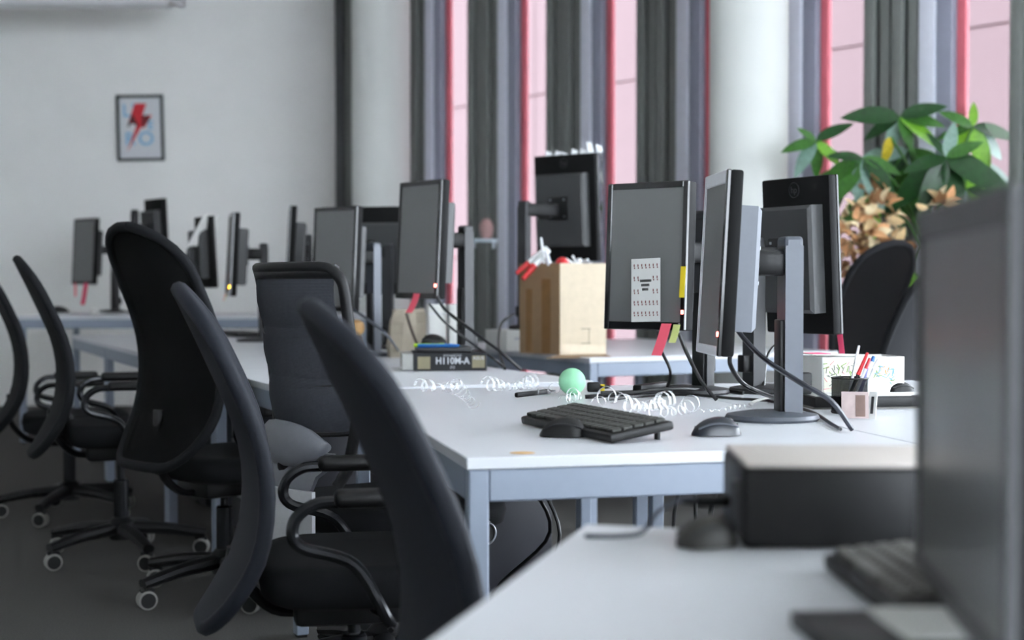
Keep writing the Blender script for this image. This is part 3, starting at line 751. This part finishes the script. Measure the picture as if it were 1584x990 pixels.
G().box((-.058, -db / 2 - .0022, .046), (.105, .001, .085), bev=0).build('drawing_sheet', mat('cream_drawing_paper', (206, 206, 190), .8, var=.05), t)
o = G(V((bc.x - .02, bc.y + .0, .868))).box((0, 0, 0), (.2, .1, .002), Matrix.Translation((bc.x - .03, bc.y + .045, .870)) @ Matrix.Rotation(R(9), 4, 'Z') @ Matrix.Rotation(R(2), 4, 'Y')).build('note_pad', PAPER); tag(o, 'white sheet lying on top of the drawing carton', 'paper')
o = G(V((bc.x - .1, bc.y, .872))).box((0, 0, 0), (.05, .06, .0015), Matrix.Translation((bc.x - .1, bc.y + .03, .8745)) @ Matrix.Rotation(R(20), 4, 'Z')).build('paper_slip', PINK); tag(o, 'pink slip on the left end of the drawing carton', 'paper')
tc_ = on(1342, 634, .74)
t = thing('letter_tray', 'flat black tray with papers under the drawing carton', 'tray', (tc_.x, tc_.y + .14, .74), R(8))
G().box((0, 0, .018), (.30, .24, .026), bev=.003).build('body', BLACKP, t)
G().box((-.005, .0, .003), (.29, .22, .006)).build('foot', mat('tray_foot', (120, 116, 110), .6), t)
for i in range(4):
    o = G(V((tc_.x, tc_.y + .14, .772))).box((0, 0, 0), (.25 + .01 * i, .2, .0011), Matrix.Translation((tc_.x - .01 + .006 * i, tc_.y + .14, .7716 + .0012 * i)) @ Matrix.Rotation(R(6 + 3 * i), 4, 'Z')).build('paper_sheet', PAPER)
    tag(o, ('lowest', 'second lowest', 'second highest', 'uppermost')[i] + ' loose white sheet of the stack under the drawing carton', 'paper', 'sheets under the drawing carton')
o = mouse('black mouse on the tray right of the drawing carton', V((on(1400, 608, .775).x, on(1400, 608, .775).y + .05, .771)), 20, .08, .05, .03)
cp = on(1314, 639, .74)
t = thing('pencil_cup', 'black wire mesh pencil cup in front of the drawing carton', 'cup', cp)
WIRE = mesh_fabric('black_wire_mesh', (18, 18, 20), .22, 400)
rc, hc = .043, .086
G().lathe([(rc - .001, .001), (rc, .002), (rc, hc)], 28).bm.free()
g = G(); rs = [[V((rc * math.cos(2 * math.pi * k / 28), rc * math.sin(2 * math.pi * k / 28), z)) for k in range(28)] for z in (.002, hc)]
g.rings(rs, caps=False).build('wire_wall', WIRE, t)
G().lathe([(rc, 0), (rc, .004)], 28).build('floor_plate', BLACKP, t)
for z in (.004, hc): G().tube([V((rc * math.cos(a), rc * math.sin(a), z)) for a in [2 * math.pi * k / 28 for k in range(29)]], .0022, 6, 1).build('rim', BLACKP, t)
def pen(label, a, b, r, m, capm=None, capf=.3):
    a = V(a); b = V(b); t = thing('pen', label, 'pen', a, group='pens')
    G(a).tube([a, a.lerp(b, 1 - capf)], r, 10, 1).build('barrel', m, t)
    G(a).tube([a.lerp(b, 1 - capf), b], lambda u: r * 1.18 * (1 - .35 * u), 10, 1).build('cap', capm or m, t)
def pc(dx, dy, z): return cp + V((dx, dy, z))
pen('clear slim pen rising highest from the mesh cup', pc(-.012, -.01, .006), pc(.022, .0, .165), .0036, mat('clear_pen', (196, 198, 204), .2), SILVERB, .25)
pen('red-capped black pen leaning right in the mesh cup', pc(-.02, -.012, .006), pc(.042, -.005, .148), .0045, BLACKP, RED, .38)
pen('clear ballpoint with a red cap just right of the black pen', pc(-.008, -.02, .006), pc(.046, -.012, .135), .004, mat('clear_pen', (196, 198, 204), .2), RED, .2)
pen('navy blue pen in the mesh cup', pc(.008, -.02, .006), pc(.040, -.008, .112), .0055, NAVY, NAVY, .3)
pen('white pen with a blue button in the mesh cup', pc(.010, .0, .006), pc(.062, .012, .138), .0055, WHITEP, BLUE, .1)
pen('pale grey pen leaning farthest right in the mesh cup', pc(.014, .012, .006), pc(.078, .03, .13), .005, mat('grey_pen', (170, 174, 178), .35), WHITEP, .2)
cd0 = on(1325, 648, .74)
t = thing('folded_card', 'small folded card with a brown picture, standing against the mesh cup', 'card', cd0)
CARDP = mat('brownish_photo', (168, 150, 148), .6, var=.25, scale=20)
M1 = frame(cd0 + V((-.005, -.005, .033)), 262, 8)
G(cd0).box((0, 0, 0), (.062, .0016, .062), M1).build('picture_leaf', CARDP, t)
G(cd0).box((.012, -.0012, -.002), (.022, .0008, .05), M1).build('picture_band', mat('brown_photo_band', (110, 86, 78), .6, var=.2, scale=30), t)
M2 = frame(cd0 + V((.034, -.012, .033)), 222, 8)
G(cd0).box((0, 0, 0), (.022, .0016, .064), M2).build('white_leaf', PAPER, t)
G(cd0).box((0, -.0014, 0), (.007, .0008, .04), M2).build('print_strip', INK, t)

# ------------------------------------------------------------------ motherboard box group
hbx = on(688, 574, .74)
t = thing('motherboard_box', 'flat black motherboard carton with silver lettering on the left row', 'box', (hbx.x, hbx.y, .74), R(6))
BXK = mat('black_carton', (16, 17, 22), .45, var=.06, spec=.25); GOLD = mat('dull_gold_print', (120, 112, 84), .4); GR = mat('pale_grey_print', (176, 178, 184), .5)
bw_, bd_, bh_ = .265, .24, .066
G().box((.02, bd_ / 2, bh_ / 2), (bw_, bd_, bh_), bev=.002, seg=1).build('carton', BXK, t)
G().box((-.132, bd_ / 2 - .005, bh_ / 2), (.044, bd_ - .02, bh_ - .008), bev=.002, seg=1).build('end_flap', mat('pale_label', (150, 150, 146), .4), t)
text_obj('lettering', 'H110M-A', .034, GR, t, Matrix.Translation((.028, -.0008, .036)) @ Matrix.Diagonal((.9, 1, 1, 1)) @ MX, bold=.0008)
text_obj('lettering', 'MOTHERBOARD', .009, GR, t, Matrix.Translation((.028, -.0008, .056)) @ MX)
text_obj('lettering', 'D3', .014, GR, t, Matrix.Translation((.028, -.0008, .013)) @ MX)
G().box((.122, -.0006, .033), (.046, .001, .044)).build('label_patch', GOLD, t)
text_obj('lettering', 'ASUS', .018, GR, t, Matrix.Translation((.122, -.0022, .046)) @ MX)
G().box((-.075, -.0006, .03), (.045, .001, .045)).build('label_patch', GOLD, t)
lid = G().box((.0, bd_ / 2 + .01, bh_ + .009), (.2, .2, .016), bev=.003).build('top_tray', DGREY, t)
pz = .74 + bh_ + .024
o_ = hbx
def hb(dx, dy, z=pz): return V((o_.x + dx, o_.y + dy, z))
pen('lime highlighter lying on the black motherboard carton', hb(-.115, .07), hb(.02, .06), .007, LIMEP, LIMEP, .3)
pen('blue pen lying across the lime highlighter on the carton', hb(-.1, .045), hb(.05, .05), .0065, BLUE, BLUE, .35)
mouse('dark mouse behind the pens on the motherboard carton', hb(-.045, .13, pz - .007), 8, .105, .06, .045)
# things behind it on the same desk
for px, wd_, hh_, lab in ((675, .075, .23, 'white carton standing behind the motherboard box, left one'), (706, .07, .23, 'white carton with a pink stripe, right one behind the motherboard box')):
    q = on(px, 556, .74); t = thing('white_carton', lab, 'box', q, R(12))
    G().box((0, 0, hh_ / 2), (wd_, .07, hh_), bev=.003).build('body', PAPER, t)
    if px > 700: G().box((.028, -.0358, .12), (.012, .001, .12)).build('stripe', CORAL, t)
    else: G().box((.0, -.0358, .19), (wd_, .001, .01)).build('flap_line', DESKEDGE, t)
q = on(632, 552, .74)
t = thing('paper_bag', 'crumpled beige paper bag behind the mouse and pens', 'bag', q, R(14))
rings = []
rn = random.Random(9)
for z, s in ((0, 1), (.05, 1.03), (.1, .98), (.15, .9), (.19, .8), (.205, .7)):
    rings.append([V((x * .085 * s + rn.uniform(-.006, .006), y * .05 * s + rn.uniform(-.006, .006), z + rn.uniform(-.005, .005))) for x, y in ((-1, -1), (-.4, -1.1), (.3, -.9), (1, -1), (1.05, 0), (1, 1), (0, 1.05), (-1, 1), (-1.04, 0))])
G().rings(rings).build('body', mat('beige_paper', (168, 158, 142), .85, var=.08), t, smooth=False)
G().tube([(-.02, -.062, .19), (.0, -.075, .12), (.03, -.06, .05)], .006, 6, 5).build('dark_strap', mat('dark_brown_strap', (60, 48, 42), .7), t)
q = on(552, 552, .74); t = thing('wooden_figure', 'small brown and orange wooden knob figure behind the grey cable', 'ornament', q)
G().lathe([(.03, 0), (.034, .03), (.022, .075), (.02, .09)], 18).build('body', mat('brown_wood', (96, 70, 52), .6, var=.2), t)
G().lathe([(.012, .088), (.03, .105), (.036, .125), (.03, .147), (.01, .16)], 18).build('head', mat('tan_wood', (190, 150, 100), .5, var=.1), t)
# ------------------------------------------------------------------ open cardboard box and white carton by the windows
q = on(866, 549, .74)
BX = Matrix.Rotation(R(23), 4, 'Z')
t = thing('cardboard_box', 'tall open cardboard box full of odds and ends on the window desk', 'box', q, R(16))
wf, wd_, hh = .215, .22, .405
def wall_(a, b, m, nm='side', dz=0.):
    a = V(a); b = V(b); d = b - a; c = (a + b) / 2
    return G().box((0, 0, hh / 2 + dz / 2), (d.length, .005, hh + dz), Matrix.Translation(c) @ Matrix.Rotation(math.atan2(d.y, d.x), 4, 'Z')).build(nm, m, t)
A_, B_, C_, E_ = (0, 0, 0), (wf, .0, 0), (wf - .05, wd_, 0), (-.125, wd_ - .02, 0)
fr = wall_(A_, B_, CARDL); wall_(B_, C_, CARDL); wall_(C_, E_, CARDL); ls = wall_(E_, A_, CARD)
G().poly([(0, 0.003), (wf, .003), (wf - .05, wd_), (-.125, wd_ - .02)], .004, Matrix.Rotation(-math.pi / 2, 4, 'X') @ Matrix.Diagonal((1, 1, -1, 1))).build('bottom', CARD, t)
MF = Matrix.Identity(4)
G().box((.12, -.0035, .115), (.045, .001, .0025)).build('slit', INK, t); G().box((.12, -.0035, .05), (.045, .001, .0025)).build('slit', INK, t); G().box((.135, -.0035, .082), (.0022, .001, .065)).build('slit', mat('dark_cut', (96, 84, 70), .8), t)
G().box((.11, -.0033, .025), (.2, .0008, .04)).build('tape_strip', mat('pale_tape', (206, 190, 166), .25), t)
d = V(A_) - V(E_); ML = Matrix.Translation((V(A_) + V(E_)) / 2) @ Matrix.Rotation(math.atan2(d.y, d.x), 4, 'Z')
G().box((.04, -.0035, .17), (.05, .0008, .33), ML).build('tape_strip', TAPE, t); G().box((-.06, -.0035, .15), (.035, .0008, .28), ML).build('tape_strip', TAPE, t)
WBX = BX
def inb(x, y, z): return q + (Matrix.Rotation(R(16), 3, 'Z') @ V((x, y, z)))
pen('red-tipped white marker leaning out of the cardboard box, lower', inb(-.015, .125, .465), inb(-.15, .07, .335), .013, WHITEP, RED, .45)
pen('second red-tipped white marker leaning out of the cardboard box', inb(-.01, .165, .475), inb(-.165, .12, .36), .012, WHITEP, RED, .4)
pen('thin white stick rising highest from the cardboard box', inb(-.02, .08, .2), inb(-.06, .09, .52), .006, WHITEP, SILVERB, .2)
pen('silver pen leaning on the rim of the cardboard box', inb(.02, .08, .25), inb(-.05, .05, .46), .01, SILVERB, SILVERB, .3)
o = G(inb(.05, .1, .38)).lathe([(.0295 * math.sin(math.pi * i / 12) + .0005, -.0295 * math.cos(math.pi * i / 12)) for i in range(13)], 18, Matrix.Translation(inb(.04, .09, .405))).build('red_ball', RED, None, angle=80); tag(o, 'red ball peeking over the rim of the cardboard box', 'ball')
g = G(inb(.1, .1, .4)); rn = random.Random(2)
for i in range(6): g.tube([inb(.10, .09, .38), inb(.10 + rn.uniform(-.02, .03), .09, .41), inb(.10 + rn.uniform(-.05, .06), .09 + rn.uniform(-.03, .03), .42 + rn.uniform(0, .02))], .006, 6, 4)
tag(g.build('white_bow', WHITEP), 'white plastic bow beside the red ball in the cardboard box', 'bow')
q2 = on(800, 541, .74)
t = thing('white_box', 'white carton raising the stand of the tall back-facing monitor', 'box', (m4[4].x, m4[4].y - .0, .74), R(28))
G().box((-0.035, .03, .0495), (.2, .22, .097), bev=.003).build('carton', PAPER, t)
G().box((-.08, -.0805, .06), (.03, .001, .012)).build('grey_mark', GR, t)
q = on(757, 540, .74)
o = G(V((q.x, q.y + .1, .74))).box((0, 0, .06), (.12, .08, .12), Matrix.Translation((q.x - .03, 6.6, .0 + .74)), bev=.004).build('socket_box', WHITEP); tag(o, 'small white socket box behind the black cables', 'socket')
bpy.data.objects.remove(o)

# ------------------------------------------------------------------ foreground desk items
fc = on(1150, 852, .74)
t = thing('mini_computer', 'black mini computer with grey top on the blurred foreground desk', 'computer', fc, R(-1.5))
cw, cdp, ch = .33, .2, .095
G().box((cw / 2, cdp / 2, ch / 2 + .003), (cw, cdp, ch), bev=.006).build('case', BLACKP, t)
G().box((cw / 2, cdp / 2, ch + .006), (cw - .006, cdp - .004, .006), bev=.003).build('top_cover', mat('warm_grey_metal', (186, 178, 172), .45, var=.03), t)
G().box((.004, .03, .05), (.03, .03, .06), bev=.004).build('side_port', DGREY, t)
for x in (.03, cw - .03): G().lathe([(.012, 0), (.012, .004)], 12, Matrix.Translation((x, .03, 0))).build('foot', SILVERB, t)
t = thing('usb_plug', 'black plug sticking out of the left side of the mini computer', 'plug', at(1130, 775, 1.76))
G().box((-.022, 0, 0), (.044, .016, .014), bev=.004).build('body', BLACKP, t); G().cyl((-.044, 0, 0), (-.06, 0, 0), .005, .003).build('strain_relief', BLACKP, t)
cable('thin cable curving from the mini computer down onto the foreground desk', [at(1102, 775, 1.76), at(1060, 772, 1.76), at(1020, 790, 1.77), on(995, 822, .745), on(960, 829, .744), on(905, 829, .743)], .003, GREYCABLE)
mouse('blurred dark mouse left of the mini computer', on(1092, 846, .74), 200, .075, .056, .038, mat('brown_black_plastic', (38, 36, 32), .5))
kq = on(1404, 924, .74)
keyboard('blurred dark keyboard beneath the big foreground monitor', (kq.x + .01, kq.y + .01, .74), -96 + 8, .25, .125, 6, BLACKP, mat('grey_key', (92, 90, 86), .5), cols=14)
q = on(1330, 968, .74)
t = thing('notebook', 'dark notebook with a white page at the bottom right edge', 'notebook', (q.x, q.y - .06, .74), R(4))
G().box((.06, 0, .007), (.24, .13, .014), bev=.002).build('cover', BLACKP, t)
G().box((.09, .004, .0155), (.16, .115, .003)).build('page', PAPER, t)

# ------------------------------------------------------------------ things under the desks
DARKCAB = mat('near_black_cabinet', (20, 21, 30), .5)
def pedestal(label, loc, yaw, s, m=DARKCAB):
    t = thing('drawer_pedestal', label, 'cabinet', (loc[0], loc[1], 0), R(yaw), 'drawer pedestals under desks')
    G().box((0, 0, s[2] / 2 + .03), s, bev=.004).build('carcass', m, t)
    for i in range(3):
        z = .03 + s[2] * (i + .5) / 3
        dr = G().box((-s[0] / 2 - .006, 0, z), (.012, s[1] - .02, s[2] / 3 - .008), bev=.002).build('drawer', m, t)
        G().box((-s[0] / 2 - .018, 0, z + .05), (.012, .12, .012), bev=.003).build('handle', ALU, dr)
    for x in (-1, 1):
        for y in (-1, 1): G().lathe([(.02, 0), (.02, .03)], 10, Matrix.Translation((x * (s[0] / 2 - .04), y * (s[1] / 2 - .04), 0))).build('foot', BLACKP, t)
pedestal('near-black pedestal under the short white desk behind the mesh-backed chair', ax(BF, BYAW, .55, 1.7), BYAW, (.55, .42, .56))
pedestal('near-black pedestal under the motherboard box desk, seen below the keyboard desk', ax(BF, BYAW, .70, .42), BYAW, (.5, .43, .56))
pedestal('near-black pedestal under the desk with the amber-lit monitor', ax(BF, BYAW, .55, 2.6), BYAW, (.55, .42, .56))
for i, (x0, x1, lab) in enumerate(((1050, 1052, 'thin black cable hanging under the keyboard desk, left'), (1076, 1090, 'slanting black cable hanging under the keyboard desk'), (1106, 1108, 'thick black cable hanging under the keyboard desk, right'))):
    a = at(x0 + 6, 745, 3.6); a.z = .70; b = at(x1 - 6, 880, 3.6)
    cable(lab, [a, a.lerp(b, .35) + V((.012 * (-1) ** i, 0, 0)), a.lerp(b, .7) - V((.012, 0, 0)), V((b.x, b.y, .02)), V((b.x + .1, b.y + .05, .012))], .005 + .002 * (i == 2))
rn = random.Random(11)
base = on(790, 985, 0)
for i in range(2):
    pts = [V((base.x + .02 + rn.uniform(-.08, .12), 3.6 + rn.uniform(-.1, .1), z)) for z in (.62, .42, .22, .05)] + [V((base.x + rn.uniform(-.2, .2), 3.5 + rn.uniform(-.2, .2), .01)), V((base.x + rn.uniform(-.2, .3), 3.6, .01))]
    cable(('loose black cable tangled on the floor behind the front desk leg', 'second black cable looping down beside the tangled one under the desk')[i], pts, .005)['group'] = 'cables tangled under the keyboard desk'

# ------------------------------------------------------------------ plants
LEAFS = [mat('dark_leaf', (34, 74, 36), .35, var=.25, scale=12), mat('mid_leaf', (62, 112, 44), .35, var=.25, scale=12), mat('bright_leaf', (120, 178, 50), .4, var=.2, scale=12), mat('yellow_leaf', (196, 176, 44), .5, var=.2, scale=12), mat('grey_green_leaf', (112, 140, 128), .25, var=.2, scale=12)]
for m_ in LEAFS[:4]:
    b_ = m_.node_tree.nodes['Principled BSDF']; nt = m_.node_tree
    tl = nt.nodes.new('ShaderNodeBsdfTranslucent'); mx = nt.nodes.new('ShaderNodeMixShader'); mx.inputs[0].default_value = .35
    ra = [n for n in nt.nodes if n.type == 'VALTORGB'][0]; nt.links.new(ra.outputs[0], tl.inputs[0])
    nt.links.new(b_.outputs[0], mx.inputs[1]); nt.links.new(tl.outputs[0], mx.inputs[2]); nt.links.new(mx.outputs[0], nt.nodes['Material Output'].inputs[0])
def leaf_mesh(m, L=1., wd=.3, droop=.35, fold=.12):
    rows = []
    for i in range(10):
        u = i / 9; ww = wd * math.sin(math.pi * min(1, u ** .8)) ** .8 + .004
        rows.append([V((u * L, s * ww / 2, -droop * u * u + fold * abs(s) * ww)) for s in (-1, -.5, 0, .5, 1)])
    o = G().sheet(rows).build('leaf', m, None, angle=80); me = o.data; bpy.data.objects.remove(o)
    return me
LM = [leaf_mesh(m) for m in LEAFS]
PD = 7.45
pot = at(1440, 400, PD); pot.z = 0
plant = thing('potted_tree', 'tall leafy green potted plant by the windows at the right', 'plant', pot)
G().lathe([(.15, 0), (.19, .28), (.2, .34), (.185, .34), (.17, .30)], 28).build('pot', mat('grey_pot', (150, 148, 142), .6), plant)
G().lathe([(.165, .28), (.168, .31)], 24).build('soil', mat('dark_soil', (44, 34, 26), .95, bump=.5), plant)
G().tube([(0, 0, .3), (.02, .01, .7), (-.01, 0, 1.1), (.03, 0, 1.35)], lambda u: .035 - .015 * u, 10, 6).build('trunk', mat('brown_bark', (110, 92, 70), .8, var=.2), plant)
rn = random.Random(21)
# leaf clusters: pixel, depth offset, leaflets [(angle in picture deg, length m, colour)]
CL = [((1262, 218), -.1, [(200, .20, 1), (240, .22, 4), (275, .2, 1), (310, .18, 2), (25, .22, 0), (150, .12, 1)]),
      ((1335, 244), -.2, [(215, .3, 1), (240, .26, 1), (262, .24, 4), (288, .3, 4), (305, .27, 0), (335, .22, 1), (180, .2, 0)]),
      ((1392, 180), .0, [(185, .32, 0), (215, .22, 0), (255, .22, 4), (285, .2, 1), (318, .28, 2), (345, .24, 1), (10, .25, 0)]),
      ((1463, 243), -.25, [(200, .26, 0), (228, .38, 0), (250, .34, 0), (285, .34, 0), (325, .40, 0), (350, .26, 0), (20, .2, 1), (70, .2, 4), (125, .16, 0)]),
      ((1505, 196), .05, [(200, .2, 1), (240, .24, 2), (285, .30, 2), (315, .26, 4), (345, .28, 0), (85, .14, 2), (160, .2, 1)]),
      ((1520, 250), .1, [(250, .3, 2), (285, .32, 2), (310, .26, 4), (225, .3, 1)]),
      ((1430, 265), .12, [(215, .3, 0), (245, .3, 1), (270, .34, 0), (300, .3, 1)]),
      ((1350, 300), .15, [(230, .3, 1), (270, .28, 2), (310, .3, 0)]),
      ((1378, 212), -.05, [(262, .16, 3), (240, .1, 3)]),
      ((1475, 330), .1, [(210, .24, 1), (280, .2, 2), (330, .2, 1)]),
      ((1405, 232), .1, [(195, .3, 4), (230, .3, 0), (260, .3, 1), (300, .3, 4), (330, .26, 1)]),
      ((1495, 292), .05, [(200, .28, 0), (235, .3, 4), (265, .3, 2), (300, .32, 1), (340, .3, 0)]),
      ((1300, 262), .1, [(220, .22, 1), (265, .24, 1), (300, .24, 4), (340, .2, 0)]),
      ((1410, 420), .2, [(270, .3, 2), (240, .22, 1), (300, .25, 1)])]
for (cx, cy), dd, lv in CL:
    c = at(cx, cy, PD + dd) - pot
    G().tube([(.02, 0, 1.15), V((.02, 0, 1.15)).lerp(c, .5) + V((0, 0, .12)), c], .007, 6, 6).build('stem', LEAFS[1], plant)
    for ang, L, ci in lv:
        o = bpy.data.objects.new('leaf', LM[ci]); COL.objects.link(o); o.parent = plant
        a = R(ang); d = V((math.cos(a), rn.uniform(-.45, .25), math.sin(a) + .12)).normalized()
        nrm = V((rn.uniform(-.2, .2), -.9, .55 + rn.uniform(-.2, .3))); yv = nrm.cross(d).normalized(); zv = d.cross(yv)
        Mx = Matrix.Identity(4)
        for i in range(3): Mx[i][0] = d[i] * L; Mx[i][1] = yv[i] * L * 1.15; Mx[i][2] = zv[i] * L * .5; Mx[i][3] = c[i]
        o.matrix_local = Mx
# dried bouquet
DRY = [mat('dry_tan', (200, 172, 128), .85, var=.2, scale=20), mat('dry_brown', (136, 98, 64), .85, var=.25, scale=20), mat('dry_cream', (216, 198, 160), .85, var=.15, scale=20), mat('dry_orange', (198, 148, 104), .85, var=.2, scale=20)]
DM = [leaf_mesh(m, 1, .55, .5, .3) for m in DRY]
q = at(1338, 400, 7.42); q.z = 0
dry = thing('dried_flowers', 'bunch of dried tan and brown hydrangea flowers below the green leaves', 'dried flowers', q)
G().lathe([(.06, 0), (.085, .3), (.07, .62), (.055, .78), (.065, .8)], 24).build('vase', mat('dark_vase', (52, 50, 50), .4), dry)
for i in range(5): G().tube([(0, 0, .7), (rn.uniform(-.08, .08), 0, .95), (rn.uniform(-.13, .15), rn.uniform(-.08, .08), 1.2)], .004, 6, 4).build('stem', DRY[1], dry)
heads = [((1322, 345), .12), ((1342, 385), .13), ((1365, 330), .11), ((1318, 400), .10), ((1352, 310), .08), ((1378, 380), .10), ((1330, 365), .12), ((1310, 370), .09), ((1365, 400), .1), ((1455, 322), .07)]
for (hx, hy), rad in heads:
    c = at(hx, hy, 7.18 + rn.uniform(-.05, .08)) - q
    for k in range(18):
        o = bpy.data.objects.new('petal', rn.choice(DM)); COL.objects.link(o); o.parent = dry
        d = V((rn.gauss(0, 1), rn.gauss(0, .8), rn.gauss(0, 1))).normalized()
        o.matrix_local = Matrix.Translation(c + d * rad * rn.uniform(.3, .8)) @ d.to_track_quat('X', 'Z').to_matrix().to_4x4() @ Matrix.Rotation(rn.uniform(0, 6), 4, 'X') @ Matrix.Diagonal((.075, .085, .07, 1))

# small things on the far table
q = on(146, 487, .84)
o = G(q).lathe([(.02, 0), (.035, .012), (.03, .035), (.012, .045)], 14, Matrix.Translation(q)).build('paper_ball', PAPER); tag(o, 'small crumpled white paper ball at the front of the raised far table', 'paper')
q = on(92, 484, .84)
mouse('dark mouse on the raised far table, left of the pink notes', q, 20, .14, .08, .05)
q = on(372, 520, .74)
t = thing('keyboard', 'dark keyboard on the left row under the amber-lit monitor', 'keyboard', q, R(BYAW + 90))
G().box((0, 0, .012), (.44, .15, .02), bev=.005).build('case', BLACKP, t)
for r_ in range(5): G().box((0, -.058 + r_ * .029, .026), (.42, .024, .008), bev=.002).build('key_row', DGREY, t)
